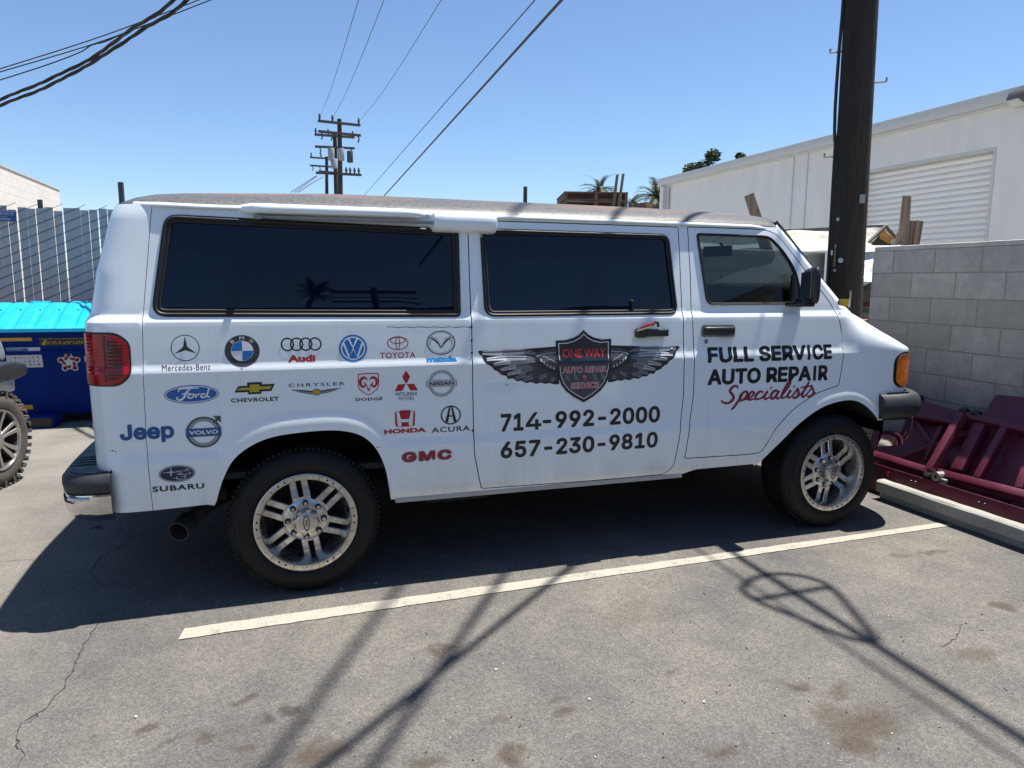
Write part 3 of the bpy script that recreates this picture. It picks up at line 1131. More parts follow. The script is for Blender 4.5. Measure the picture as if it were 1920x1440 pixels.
rm = MB().box((2.98, 1.0, 1.80), (.03, .25, .075), Matrix.Rotation(.25, 3, 'Z')); rm.tube([(3.0, 1.0, 1.81), (3.02, 1.0, 1.84), (3.0, 1.0, 1.86)], .012, 8)
rm.build('rear_view_mirror', [PLASTIC], van, bevel=.008)

# ------------------------------------------------------------------ side mirrors and handles
def mirror_head(s, parent):
    f = lambda p: p if s == 0 else (p[0], 2 - p[1], p[2])
    R = []
    for i in range(13):
        t = i / 12 * 2 - 1
        z = 1.562 + .108 * t
        e = (1 - abs(t) ** 3.4) ** .5 if abs(t) < 1 else 0
        row = []
        for k in range(20):
            a = 2 * PI * k / 20
            cx = 2.930; cy = -.045
            sx = .036 * (.25 + .75 * e); sy = .062 * (.45 + .55 * e)
            x = cx + sx * math.copysign(abs(math.cos(a)) ** .7, math.cos(a)) - .02 * t * 0 + (.028 * (1 - e))
            y = cy + sy * math.copysign(abs(math.sin(a)) ** .7, math.sin(a))
            row.append(f((x, y, z)))
        R.append(row)
    m = MB().rows(R, close=True)
    m.add(R[0], [tuple(range(20))]); m.add(R[-1], [tuple(range(20))])
    h = m.build('side_mirror', [PLASTIC], parent, sharp=50)
    b = MB(); b.box(f((2.90, .015, 1.449)), (.125, .15, .030)); b.box(f((2.905, -.02, 1.468)), (.07, .08, .03))
    b.build('mirror_arm', [PLASTIC], parent, bevel=.012, seg=3)
    return h


mirror_head(0, fdoor); mirror_head(1, van)
sq = panel(roundc([(2.905, 1.635), (2.958, 1.56), (2.964, 1.443), (2.878, 1.443)], [.02, .03, .02, .01], 3), off=.006, lip=.02, step=.03)
sq.build('mirror_sail', [PLASTIC, PLASTIC], fdoor, fixn=False)
mg = MB().box((2.8945, -.045, 1.562), (.006, .085, .150)); mg.build('mirror_glass', [CHROME], fdoor)


def handle(x0, x1, z, parent):
    m = MB(); c = S3((x0 + x1) / 2, z)[0]
    panel(roundc([(x0 - .012, z + .036), (x1 + .012, z + .036), (x1 + .012, z - .034), (x0 - .012, z - .034)], .018, 4), off=.003, lip=.006, mb=m, lipmat=0, step=.03)
    h = m.build('handle_plate', [STEEL], parent, fixn=False)
    q = MB().box((c[0], c[1] - .016, z + .002), (x1 - x0, .026, .046)); q.build('door_handle', [PLASTIC], parent, bevel=.010, seg=3)
    return c


handle(2.252, 2.455, 1.293, fdoor)
MB().box((2.40, float(yside(2.4, 1.262)) - .012, 1.262), (.11, .014, .007)).build('handle_edge', [CHROME], fdoor)
kl = MB(); kc = S3(2.272, 1.232)[0]; kl.lathe([(.0, -.006), (.005, -.006), (.0055, -.004), (.012, -.004), (.014, 0), (.014, .004)], 16, tuple(kc)); kl.build('door_lock', [STEEL], fdoor)
c = S3(1.905, 1.292)[0]
q = MB().box((c[0], c[1] - .018, 1.290), (.205, .034, .042)); q.box((c[0] - .07, c[1] - .02, 1.290), (.06, .04, .052)); q.build('door_handle', [PLASTIC], cdoor, bevel=.008, seg=3)
kl = MB(); kc = S3(2.045, 1.184)[0]; kl.lathe([(.0, -.005), (.006, -.005), (.0065, -.003), (.014, -.005), (.017, 0), (.017, .004)], 16, tuple(kc)); kl.build('door_lock', [STEEL], cdoor)
# hinges of the cargo door along the rear gap and the sill lip
for z in (1.335, 1.265, 1.20, .79): MB().box((.858, float(yside(.86, z)) - .001, z), (.010, .010, .012)).build('door_hinge', [PLASTIC], body, bevel=.003)
si = MB().box((1.30, .052, .437), (1.70, .05, .022)); si.build('sill_lip', [M('dirty_sill', (.42, .40, .35), .7, var=.3)], van)
fil = panel(roundc([(-.735, 1.02), (-.70, 1.02), (-.70, .99), (-.735, .99)], .008), off=-.02, lip=0)

# chips and scratches in the paint
CHIP = M('bare_chip', (.05, .045, .04), .8, var=.3)
for (x, z, w, h) in ((-.835, .795, .014, .008), (-.822, .790, .01, .005), (-.845, .70, .010, .022), (-.27, 1.152, .016, .004), (.70, .735, .004, .004), (1.05, 1.028, .020, .004), (1.09, 1.030, .010, .004), (.115, .785, .005, .005), (-.688, .688, .007, .006),
                   (.36, .735, .03, .004), (1.002, 1.135, .028, .004)):
    pts = [(x + w / 2 * math.cos(a) * random.uniform(.6, 1.2), z + h / 2 * math.sin(a) * random.uniform(.6, 1.2)) for a in np.linspace(0, 2 * PI, 9)[:-1]]
    panel(pts, off=.0008, lip=0, step=.05).build('paint_chip', [CHIP], body, fixn=False)
ch = MB()
zz = [(.42 + .44 * t, 1.338 + .0022 * math.sin(37 * t) - .004 * t) for t in np.linspace(0, 1, 30)]
panel([(x, z + .0013) for x, z in zz] + [(x, z - .0013 - .001 * math.sin(50 * x) ** 2) for x, z in zz[::-1]], off=.0008, lip=0, mb=ch, step=.03)
ch.build('paint_scratch', [CHIP], body, fixn=False)

# ------------------------------------------------------------------ wheels
def make_wheel():
    w = bpy.data.objects.new('wheel', None); COL.objects.link(w); w.parent = van
    R = .374
    prof = [(.236, .045), (.243, .018), (.256, .008), (.275, .000), (.300, -.003), (.325, .002), (.343, .014), (.356, .030), (.364, .046), (R - .002, .075), (R, .12), (R, .18), (R - .004, .225), (.35, .26), (.30, .275), (.245, .262)]
    ty = MB().lathe(prof, 96)
    # tread blocks on the shoulder
    for k in range(84):
        a = 2 * PI * k / 84
        c_ = math.cos(a); s_ = math.sin(a)
        Rm = Matrix(((c_, 0, -s_), (0, 1, 0), (s_, 0, c_)))
        ty.box(((R - .0125) * c_, .064, (R - .0125) * s_), (.020, .040, .014), Rm)
    # raised lettering blocks on the sidewall
    for a0 in (2.62, .2, 4.6):
        for k in range(7):
            a = a0 + k * .055; c_ = math.cos(a); s_ = math.sin(a)
            Rm = Matrix(((c_, 0, -s_), (0, 1, 0), (s_, 0, c_)))
            ty.box((.305 * c_, -.002, .305 * s_), (.026, .004, .011), Rm)
    for r in (.268, .338):
        ty.tube([(r * math.cos(a), .002 if r < .3 else .010, r * math.sin(a)) for a in np.linspace(0, 2 * PI, 73)], .0022, 5, cap=False)
    tyo = ty.build('tyre', [TYRE], w, local=True, sharp=30)
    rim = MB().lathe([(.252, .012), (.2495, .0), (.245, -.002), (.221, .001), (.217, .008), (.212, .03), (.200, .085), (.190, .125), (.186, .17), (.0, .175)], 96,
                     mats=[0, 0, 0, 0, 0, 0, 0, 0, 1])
    for k in range(12):                                          # marks and ports on the lip
        a = k * PI / 6 + .10
        for da in (-.075, .075) if k % 2 else (0,):
            rim.lathe([(.0, -.0055), (.004, -.005), (.0055, -.001)], 8, (.2335 * math.cos(a + da), 0, .2335 * math.sin(a + da)), mat=2 if k % 2 else 0)
    for k in range(12):
        a = k * PI / 6 + .10 + PI / 12
        Rm = Matrix.Rotation(-a, 3, 'Y')
        rim.box((.2335 * math.cos(a), -.0008, .2335 * math.sin(a)), (.024, .003, .0022), Rm, 2)
    # six pairs of spokes
    for k in range(6):
        a = k * PI / 3 + .285
        d_ = Vector((math.cos(a), 0, math.sin(a))); n_ = Vector((-math.sin(a), 0, math.cos(a)))
        for s in (-1, 1):
            o_ = n_ * (.0285 * s)
            P = [d_ * .070 + Vector((0, .058, 0)), d_ * .115 + Vector((0, .062, 0)), d_ * .165 + Vector((0, .074, 0)), d_ * .207 + Vector((0, .078, 0))]
            for i in range(3):
                hw = .0165
                a1, b1 = P[i] + o_, P[i + 1] + o_
                V = []
                for q in (a1, b1):
                    for dn, dy in ((-hw, .004), (-hw + .004, 0), (hw - .004, 0), (hw, .004), (hw, .05), (-hw, .05)):
                        V.append(q + n_ * dn + Vector((0, dy, 0)))
                rim.add(V, [(j, (j + 1) % 6, 6 + (j + 1) % 6, 6 + j) for j in range(6)] + [tuple(range(6)), tuple(range(6, 12))])
        # web joining a pair near the hub
        rim.box(d_ * .092 + Vector((0, .080, 0)), (.05, .035, .03), Matrix.Rotation(-a, 3, 'Y'))
    rim.lathe([(.0, .050), (.055, .050), (.098, .053), (.108, .060), (.111, .12)], 48)
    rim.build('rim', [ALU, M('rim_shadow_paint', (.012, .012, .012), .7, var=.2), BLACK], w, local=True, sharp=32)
    cap = MB()
    cap.lathe([(.0, -.006), (.042, -.006), (.052, -.002), (.057, .008), (.060, .020), (.063, .055)], 40)
    for k in range(8):
        a = k * PI / 4 + .2
        cap.lathe([(.0, -.001), (.011, .000), (.013, .006), (.013, .05)], 10, (.055 * math.cos(a), .002, .055 * math.sin(a)))
    cpo = cap.build('hub_cap', [ALU], w, local=True, sharp=40)
    em = MB()
    ca, sa = math.cos(1.22), math.sin(1.22)
    def ov(r1, r2, y):
        return [(r1 * math.cos(t) * ca - r2 * math.sin(t) * sa, y, r1 * math.cos(t) * sa + r2 * math.sin(t) * ca) for t in np.linspace(0, 2 * PI, 33)[:-1]]
    A_, B_ = ov(.040, .016, -.0075), ov(.035, .0115, -.0075)
    em.add(A_ + B_, [(i, (i + 1) % 32, 32 + (i + 1) % 32, 32 + i) for i in range(32)])
    for tt in (-.012, .0, .012):
        em.box((tt * ca, -.0075, tt * sa), (.005, .001, .010), Matrix.Rotation(-.6, 3, 'Y'))
    em.build('cap_emblem', [M('emblem_navy', (.012, .018, .07), .4, var=0)], w, local=True)
    for k in range(8):
        a = k * PI / 4 + PI / 8
        ln = MB(); ln.lathe([(.0, .026), (.007, .026), (.0105, .030), (.0105, .055)], 6, (.087 * math.cos(a), 0, .087 * math.sin(a)))
        ln.lathe([(.0105, .049), (.016, .0492), (.016, .055)], 14, (.087 * math.cos(a), 0, .087 * math.sin(a)), mat=1)
        ln.build('lug_nut', [CHROME, BLACK], w, local=True, sharp=30)
    return w


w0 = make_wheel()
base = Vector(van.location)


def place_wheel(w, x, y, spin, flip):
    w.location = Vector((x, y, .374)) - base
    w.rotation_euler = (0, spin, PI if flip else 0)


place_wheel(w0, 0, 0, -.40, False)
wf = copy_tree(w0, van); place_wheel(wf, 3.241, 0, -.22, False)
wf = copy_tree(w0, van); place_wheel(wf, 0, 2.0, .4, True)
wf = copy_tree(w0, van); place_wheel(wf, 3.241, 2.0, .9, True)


# ================================================================== lettering and emblems on the van
import os
try:
    FONT = bpy.data.fonts.load(os.path.join(bpy.utils.system_resource('DATAFILES'), 'fonts', 'Inter.woff2'))
except Exception:
    FONT = None


def text_tris(txt, bold=0., shear=0., spacing=1., inter=False):
    cu = bpy.data.curves.new('lettering', 'FONT')
    cu.body = txt; cu.size = 1
    if inter and FONT is not None: cu.font = FONT
    cu.resolution_u = 4; cu.offset = bold; cu.shear = shear; cu.space_character = spacing
    cu.fill_mode = 'BOTH'; cu.resolution_u = 4
    o = bpy.data.objects.new('lettering', cu); COL.objects.link(o)
    dg = bpy.context.evaluated_depsgraph_get()
    me = o.evaluated_get(dg).to_mesh()
    me.calc_loop_triangles()
    V = np.array([(v.co.x, v.co.y) for v in me.vertices]); T = [tuple(t.vertices) for t in me.loop_triangles]
    o.evaluated_get(dg).to_mesh_clear()
    bpy.data.objects.remove(o); bpy.data.curves.remove(cu)
    return V, T


class Decal:
    """flat artwork in (u,z) metres; a rect maps the unit square [-1,1] onto the van side"""
    def __init__(s, rect, fn=S3):
        s.r = rect; s.items = []; s.fn = fn
        s.cx = (rect[0] + rect[1]) / 2; s.cz = (rect[2] + rect[3]) / 2; s.hx = (rect[1] - rect[0]) / 2; s.hz = (rect[3] - rect[2]) / 2

    def w(s, P):
        P = np.asarray(P, float)
        return np.stack([s.cx + P[..., 0] * s.hx, s.cz + P[..., 1] * s.hz], -1)

    def raw(s, V, T, mat, lay):
        s.items.append((np.asarray(V, float), T, mat, lay)); return s

    def poly(s, P, mat=0, lay=0, holes=()):
        L = [[Vector((*p, 0)) for p in P]] + [[Vector((*p, 0)) for p in h] for h in holes]
        T = tessellate_polygon(L)
        V = np.array([(p.x, p.y) for l in L for p in l])
        return s.raw(s.w(V), T, mat, lay)

    def ell(s, cx=0, cy=0, rx=1, ry=1, n=40, a0=0, a1=2 * PI):
        full = abs(a1 - a0 - 2 * PI) < 1e-6
        return [(cx + rx * math.cos(a), cy + ry * math.sin(a)) for a in (np.linspace(a0, a1, n + 1)[:-1] if full else np.linspace(a0, a1, n))]

    def disc(s, cx=0, cy=0, rx=1, ry=1, mat=0, lay=0, a0=0, a1=2 * PI):
        P = s.ell(cx, cy, rx, ry, 40, a0, a1)
        if abs(a1 - a0 - 2 * PI) > 1e-6: P = P + [(cx, cy)]
        return s.poly(P, mat, lay)

    def ringe(s, cx=0, cy=0, rx=1, ry=1, t=.1, mat=0, lay=0, ty=None):
        ty = t if ty is None else ty
        A = s.ell(cx, cy, rx, ry, 44); B = s.ell(cx, cy, rx - t, ry - ty, 44)
        V = np.array(A + B); n = 44; T = []
        for i in range(n):
            j = (i + 1) % n
            T += [(i, j, n + j), (i, n + j, n + i)]
        return s.raw(s.w(V), T, mat, lay)

    def stroke(s, P, wd, mat=0, lay=0, smooth=True, n=8):
        """variable-width brush stroke; wd in unit of half-width x (isotropic in metres)"""
        Q = s.w(catmull(P, n) if smooth and len(P) > 2 else np.array(P, float))
        k = len(Q)
        if not hasattr(wd, '__len__'): wd = [wd, wd]
        W = np.interp(np.linspace(0, 1, k), np.linspace(0, 1, len(wd)), wd) * s.hx / 2
        d = np.gradient(Q, axis=0); d /= np.maximum(np.linalg.norm(d, axis=1)[:, None], 1e-9)
        nn = np.stack([-d[:, 1], d[:, 0]], 1)
        V = np.vstack([Q + nn * W[:, None], Q - nn * W[:, None]])
        T = []
        for i in range(k - 1):
            T += [(i, i + 1, k + i + 1), (i, k + i + 1, k + i)]
        return s.raw(V, T, mat, lay)

    def text(s, txt, rect=None, mat=0, lay=0, bold=0., shear=0., spacing=1., unit=None, rot=0, ref=None, strike=False):
        V, T = text_tris(txt, 0. if strike else bold, shear, spacing, strike)
        if strike:                                    # heavier weight: the glyphs struck several times round a small circle
            q = bold if ref is None else ref
            lo, hi = V.min(0) - q, V.max(0) + q
            for i in range(16):
                a = 2 * PI * (i + .5) / 16
                s.text_at(V + bold * np.array([math.cos(a), math.sin(a)]), T, lo, hi, rect, unit, rot, mat, lay + .04 * (i + 1))
        else:
            W = V if ref is None else text_tris(txt, ref, shear, spacing)[0]
            lo, hi = W.min(0), W.max(0)
        return s.text_at(V, T, lo, hi, rect, unit, rot, mat, lay)

    def text_at(s, V, T, lo, hi, rect, unit, rot, mat, lay):
        N = (V - lo) / (hi - lo)
        if unit is not None:
            c = np.array(unit[:2]); N = (N - .5) * np.array(unit[2:4])
            if rot:
                ca, sa = math.cos(rot), math.sin(rot)
                N = np.stack([N[:, 0] * ca - N[:, 1] * sa, N[:, 0] * sa + N[:, 1] * ca], 1)
            V2 = s.w(N + c)
        else:
            V2 = np.stack([rect[0] + N[:, 0] * (rect[1] - rect[0]), rect[2] + N[:, 1] * (rect[3] - rect[2])], 1)
        return s.raw(V2, T, mat, lay)

    def build(s, name, mats, parent, label=None, base=.0012, cut=.03):
        mb = MB()
        for V, T, mat, lay in s.items:
            bm = bmesh.new()
            vs = [bm.verts.new((p[0], 0, p[1])) for p in V]
            for t in T:
                try: bm.faces.new([vs[i] for i in t])
                except ValueError: pass
            lo, hi = V.min(0), V.max(0)
            cuts = [((0, 0, z), (0, 0, 1)) for z in ZROWS if lo[1] + .002 < z < hi[1] - .002]
            cuts += [((x, 0, 0), (1, 0, 0)) for x in np.arange(lo[0] + cut, hi[0], cut)]
            for co_, no_ in cuts:
                bmesh.ops.bisect_plane(bm, geom=bm.verts[:] + bm.edges[:] + bm.faces[:], dist=1e-6, plane_co=co_, plane_no=no_)
            bm.verts.index_update()
            Q = np.array([(v.co.x, v.co.z) for v in bm.verts])
            if len(Q):
                P3 = s.fn(Q[:, 0], Q[:, 1], base + .0006 * lay)
                F = []
                for f in bm.faces:
                    ix = [v.index for v in f.verts]
                    a, b, c = Q[ix[0]], Q[ix[1]], Q[ix[2]]
                    if (b[0] - a[0]) * (c[1] - a[1]) - (c[0] - a[0]) * (b[1] - a[1]) < 0: ix = ix[::-1]
                    F.append(tuple(ix))
                mb.add(P3, F, mat)
            bm.free()
        o = mb.build(name, mats, parent, sharp=60, fixn=False)
        if label: o['label'] = label
        return o


def ink(name, c, rough=.38):
    return M(name, c, rough, var=0)


K = ink('ink_black', (.010, .011, .013)); RED = ink('ink_red', (.42, .012, .018)); DRED = ink('ink_crimson', (.30, .015, .030)); BLUE = ink('ink_blue', (.015, .16, .46)); NAVY = ink('ink_navy', (.010, .06, .20))
WHT = ink('ink_white', (.78, .79, .80)); GOLD = ink('ink_gold', (.50, .34, .04)); GR1 = ink('ink_grey', (.24, .25, .26)); GR2 = ink('ink_silver', (.42, .44, .46)); GR3 = ink('ink_charcoal', (.045, .048, .055)); DNAV = ink('ink_midnight', (.012, .016, .06)); SKYB = ink('ink_azure', (.02, .22, .52))
GR4 = ink('ink_slate', (.10, .105, .115))

# three-pointed star
D = Decal((-.570, -.448, 1.194, 1.315)); D.ringe(t=.055)
for k in range(3):
    a = PI / 2 + k * 2 * PI / 3
    t_ = (.88 * math.cos(a), .88 * math.sin(a)); l_ = (.17 * math.cos(a + PI / 3), .17 * math.sin(a + PI / 3)); r_ = (.17 * math.cos(a - PI / 3), .17 * math.sin(a - PI / 3))
    D.poly([t_, l_, (0, 0)], 0, 1); D.poly([t_, (0, 0), r_], 1, 1)
D.text('Mercedes-Benz', (-.610, -.405, 1.153, 1.179), 0, 0, bold=-.004, spacing=1.08)
D.build('emblem_sticker', [K, GR3], body, 'three-pointed star in a thin black ring over black serif lettering')
# roundel
D = Decal((-.341, -.186, 1.161, 1.310)); D.disc(mat=0); D.disc(rx=.64, ry=.64, mat=1, lay=1)
D.disc(rx=.62, ry=.62, mat=2, lay=2, a0=PI / 2, a1=PI); D.disc(rx=.62, ry=.62, mat=2, lay=2, a0=1.5 * PI, a1=2 * PI)
for ch_, a in (('B', 2.30), ('M', PI / 2), ('W', .84)):
    D.text(ch_, mat=1, lay=1, bold=.0, unit=(.81 * math.cos(a), .81 * math.sin(a), .26 if ch_ != 'B' else .2, .22), rot=a - PI / 2)
D.build('emblem_sticker', [ink('ink_graphite', (.035, .04, .045)), WHT, BLUE], body, 'dark ring emblem with blue and white quarters')
# four rings
D = Decal((-.090, .100, 1.228, 1.295))
for k in range(4): D.ringe(-.675 + .45 * k, 0, .325, .98, .072, 0, 0, .21)
D.text('Audi', (-.060, .068, 1.176, 1.211), 1, 0, bold=.045)
D.build('emblem_sticker', [K, RED], body, 'four linked black rings over red lettering')
# blue round with two letters
D = Decal((.182, .319, 1.170, 1.304)); D.disc(mat=0); D.ringe(rx=.86, ry=.86, t=.09, mat=1, lay=1)
D.stroke([(-.30, .72), (0, .04), (.30, .72)], .15, 1, 1, False); D.stroke([(-.68, .40), (-.29, -.66), (0, -.02), (.29, -.66), (.68, .40)], .15, 1, 1, False)
D.build('emblem_sticker', [BLUE, WHT], body, 'round blue emblem with white interlaced letters')
# red ellipses
D = Decal((.418, .526, 1.223, 1.292)); D.ringe(t=.09, ty=.12); D.ringe(0, .0, .22, .95, .08, 0, 1, .10); D.ringe(0, .42, .74, .50, .08, 0, 2, .12)
D.text('TOYOTA', (.382, .560, 1.182, 1.212), 0, 0, bold=.012, spacing=1.12)
D.build('emblem_sticker', [DRED], body, 'red overlapping ovals over red capital lettering')
# winged oval
D = Decal((.619, .770, 1.194, 1.317)); D.ringe(t=.07, ty=.08); D.ringe(rx=.86, ry=.84, t=.035, mat=1, lay=1)
D.stroke([(-.93, .52), (-.55, .46), (-.25, .16), (0, -.32), (.25, .16), (.55, .46), (.93, .52)], [.04, .15, .10, .15, .04], 1, 2)
D.stroke([(-.95, .50), (-.60, .36), (-.25, .04), (0, -.40), (.25, .04), (.60, .36), (.95, .50)], [.03, .07, .06, .07, .03], 0, 3)
D.stroke([(-.80, -.2), (-.62, .30), (-.30, .02), (0, -.42)], [.02, .05, .02], 0, 3); D.stroke([(.80, -.2), (.62, .30), (.30, .02), (0, -.42)], [.02, .05, .02], 0, 3)
D.text('mazda', (.617, .775, 1.159, 1.187), 2, 0, bold=.055)
D.build('emblem_sticker', [K, GR2, SKYB], body, 'black winged oval over heavy blue lettering')
# blue oval with script
D = Decal((-.608, -.374, .997, 1.083)); D.disc(mat=0); D.ringe(rx=.965, ry=.90, t=.035, ty=.09, mat=1, lay=1)
D.stroke([(-.48, .30), (-.42, .62), (-.15, .70), (.28, .66)], [.03, .07, .09, .03], 1, 1)
D.stroke([(-.05, .60), (-.20, .20), (-.28, -.30), (-.42, -.56), (-.55, -.40), (-.50, -.20)], [.05, .08, .08, .06, .03], 1, 2)
D.stroke([(-.36, .06), (-.18, .10), (-.04, .12)], [.04, .06, .03], 1, 1)
D.stroke([(-.02, .02), (-.13, -.12), (-.12, -.36), (.0, -.38), (.07, -.14), (-.01, .03), (.12, -.04)], .055, 1, 3)
D.stroke([(.14, -.38), (.17, -.02), (.20, -.10), (.32, .08)], [.07, .06, .04], 1, 1)
D.stroke([(.50, .0), (.38, -.04), (.34, -.28), (.42, -.40), (.52, -.26), (.58, .04), (.64, .58)], .06, 1, 2); D.stroke([(.58, .04), (.57, -.30), (.66, -.34)], .06, 1, 3)
D.build('emblem_sticker', [ink('ink_royal', (.012, .11, .36)), WHT], body, 'blue oval sticker with white script lettering')
# gold cross
D = Decal((-.306, -.124, 1.029, 1.087))
bt = [(-.80, .42), (-.36, .42), (-.36, .98), (.36, .98), (.36, .60), (1.0, .60), (.82, -.58), (.32, -.58), (.32, -.98), (-.34, -.98), (-.34, -.62), (-1.0, -.62)]
D.poly(bt, 0, 0)
D.poly([(-.74, .12), (-.24, .12), (-.24, .62), (.24, .62), (.24, .26), (.86, .26), (.74, -.24), (.22, -.24), (.22, -.66), (-.24, -.66), (-.24, -.28), (-.86, -.28)], 1, 1)
D.text('CHEVROLET', (-.323, -.107, .993, 1.0125), 0, 0, bold=.03, spacing=1.1)
D.build('emblem_sticker', [K, GOLD], body, 'gold cross with a black edge over wide black lettering')
# thin wings
D = Decal((-.048, .185, 1.012, 1.046))
for s in (-1, 1):
    D.stroke([(s * .18, .1), (s * .5, .42), (s * 1.0, .82)], [.05, .06, .02], 0, 0); D.stroke([(s * .18, -.2), (s * .5, .1), (s * .9, .55)], [.04, .04, .015], 1, 1); D.stroke([(s * .2, -.55), (s * .45, -.25), (s * .8, .3)], [.04, .03, .015], 0, 0)
D.disc(0, -.1, .19, .92, 2, 1); D.ringe(0, -.1, .19, .92, .035, 0, 2, .18)
D.text('CHRYSLER', (-.061, .205, 1.056, 1.073), 0, 0, bold=.012, spacing=1.35)
D.build('emblem_sticker', [GR3, GR1, GOLD], body, 'thin grey wings with a gold seal under spaced black lettering')
# shield with ram horns
D = Decal((.267, .374, .999, 1.113))
sh = [(-.98, .90), (-.85, .97), (0, 1.0), (.85, .97), (.98, .90), (.98, -.10), (.85, -.45), (.45, -.75), (0, -1.0), (-.45, -.75), (-.85, -.45), (-.98, -.10)]
D.poly(sh, 0, 0); D.poly([(x * .91, y * .91) for x, y in sh], 1, 1)
for s in (-1, 1):
    D.stroke([(s * .10, .38), (s * .35, .58), (s * .68, .46), (s * .74, .05), (s * .50, -.22), (s * .30, .0), (s * .44, .22)], [.06, .22, .24, .20, .16, .06], 0, 2)
    D.stroke([(s * .05, .42), (s * .4, .72), (s * .82, .45), (s * .80, -.05), (s * .48, -.34)], [.02, .04, .03], 2, 3)
    D.stroke([(s * .34, .02), (s * .16, -.10), (s * .10, -.42), (0, -.52)], [.10, .08, .06], 0, 2)
D.poly([(-.10, -.36), (.10, -.36), (.06, -.56), (-.06, -.56)], 0, 3)
D.text('DODGE', (.255, .389, .974, .989), 2, 0, bold=.03, spacing=1.15)
D.build('emblem_sticker', [RED, WHT, K], body, 'red outlined shield with curled horns over black lettering')
# three diamonds
D = Decal((.450, .569, 1.016, 1.120)); D.poly([(0, 1), (.34, .38), (.03, -.30), (-.03, -.30), (-.34, .38)])
for s in (-1, 1): D.poly([(s * .04, -.34), (s * .68, -.34), (s * 1.0, -1.0), (s * .36, -1.0)])
D.text('MITSUBISHI', (.454, .563, .990, 1.009), 1, 0, bold=.0, spacing=.95); D.text('MOTORS', (.470, .547, .967, .985), 1, 0, bold=.0)
D.build('emblem_sticker', [RED, K], body, 'three red diamonds over two lines of small black capitals')
# ring and bar
D = Decal((.623, .762, .978, 1.116)); D.ringe(t=.20, mat=0); D.ringe(t=.045, mat=1, lay=1); D.ringe(rx=.82, ry=.82, t=.04, mat=1, lay=1)
D.poly([(-1.16, -.24), (1.16, -.24), (1.16, .25), (-1.16, .25)], 1, 2); D.poly([(-1.12, -.20), (1.12, -.20), (1.12, .21), (-1.12, .21)], 2, 3)
D.text('NISSAN', mat=3, lay=4, bold=.03, unit=(0, 0, 1.85, .28))
D.build('emblem_sticker', [GR2, GR1, ink('ink_pale', (.50, .52, .54)), K], body, 'silver ring crossed by a bar with black lettering')
# red badge with white legs
D = Decal((.447, .554, .830, .916)); D.poly(roundc([(-.98, .92), (.98, .92), (.92, -.98), (-.92, -.98)], .28, 5))
for s in (-1, 1): D.poly([(s * .82, .88), (s * .58, .88), (s * .34, -.30), (s * .38, -.92), (s * .70, -.92)], 1, 1)
D.poly([(-.40, -.06), (.40, -.06), (.30, -.42), (-.30, -.42)], 1, 1)
D.poly([(-.5, 1.0), (.5, 1.0), (.27, .04), (-.27, .04)], 0, 2)
D.text('HONDA', (.393, .608, .798, .822), 0, 0, bold=.06, spacing=1.05)
D.build('emblem_sticker', [RED, WHT], body, 'rounded red badge with white legs over heavy red lettering')
# ring with calliper
D = Decal((.686, .794, .829, .929)); D.ringe(t=.13)
for s in (-1, 1): D.stroke([(s * .10, .86), (s * .42, -.72)], [.14, .30], 0, 1, False)
D.stroke([(-.28, -.10), (.28, -.10)], .12, 0, 2, False)
D.text('ACURA', (.637, .843, .791, .8185), 0, 0, bold=.012, spacing=1.1)
D.build('emblem_sticker', [K], body, 'black ring with a tapered letter over wide black capitals')
# red outlined letters
D = Decal((.477, .743, .646, .699)); D.text('GMC', (.477, .743, .644, .702), 0, 0, bold=.075, ref=.075, spacing=1.2, strike=True); D.text('GMC', (.477, .743, .644, .702), 1, 1, bold=.045, ref=.075, spacing=1.2, strike=True)
D.build('emblem_sticker', [GR1, DRED], body, 'red block letters with a grey outline')
# blue word
D = Decal((-.799, -.574, .822, .913)); D.text('Jeep', (-.799, -.574, .822, .913), 0, 0, bold=.036, spacing=1.02, strike=True)
D.build('emblem_sticker', [ink('ink_deepblue', (.008, .085, .26))], body, 'heavy blue lettering at the rear corner')
# iron ring
D = Decal((-.525, -.371, .785, .933)); D.ringe(t=.30, mat=0); D.ringe(rx=.99, ry=.99, t=.10, mat=3, lay=1); D.ringe(rx=.82, ry=.82, t=.05, mat=4, lay=1)
D.poly([(.52, .62), (.72, .84), (.56, 1.0), (1.0, 1.0), (1.0, .56), (.84, .72), (.64, .50)], 3, 2)
D.poly([(-1.0, -.27), (1.0, -.27), (1.0, .26), (-1.0, .26)], 1, 3); D.text('VOLVO', mat=2, lay=4, bold=.03, unit=(0, 0, 1.62, .26), spacing=1.06)
D.build('emblem_sticker', [GR1, ink('ink_band', (.010, .09, .24)), WHT, ink('ink_iron', (.07, .075, .08)), GR2], body, 'grey ring with an arrow crossed by a blue band with white letters')
# stars in an oval
D = Decal((-.650, -.492, .630, .712)); D.disc(mat=0); D.ringe(rx=.95, ry=.92, t=.045, ty=.07, mat=2, lay=1); D.disc(rx=.90, ry=.84, mat=1, lay=2)


def star4(D, cx, cy, rx, ry, lay):
    P = []
    for k in range(8):
        a = k * PI / 4; q = 1 if k % 2 == 0 else .16
        P.append((cx + rx * q * math.cos(a), cy + ry * q * math.sin(a)))
    D.poly(P, 2, lay)


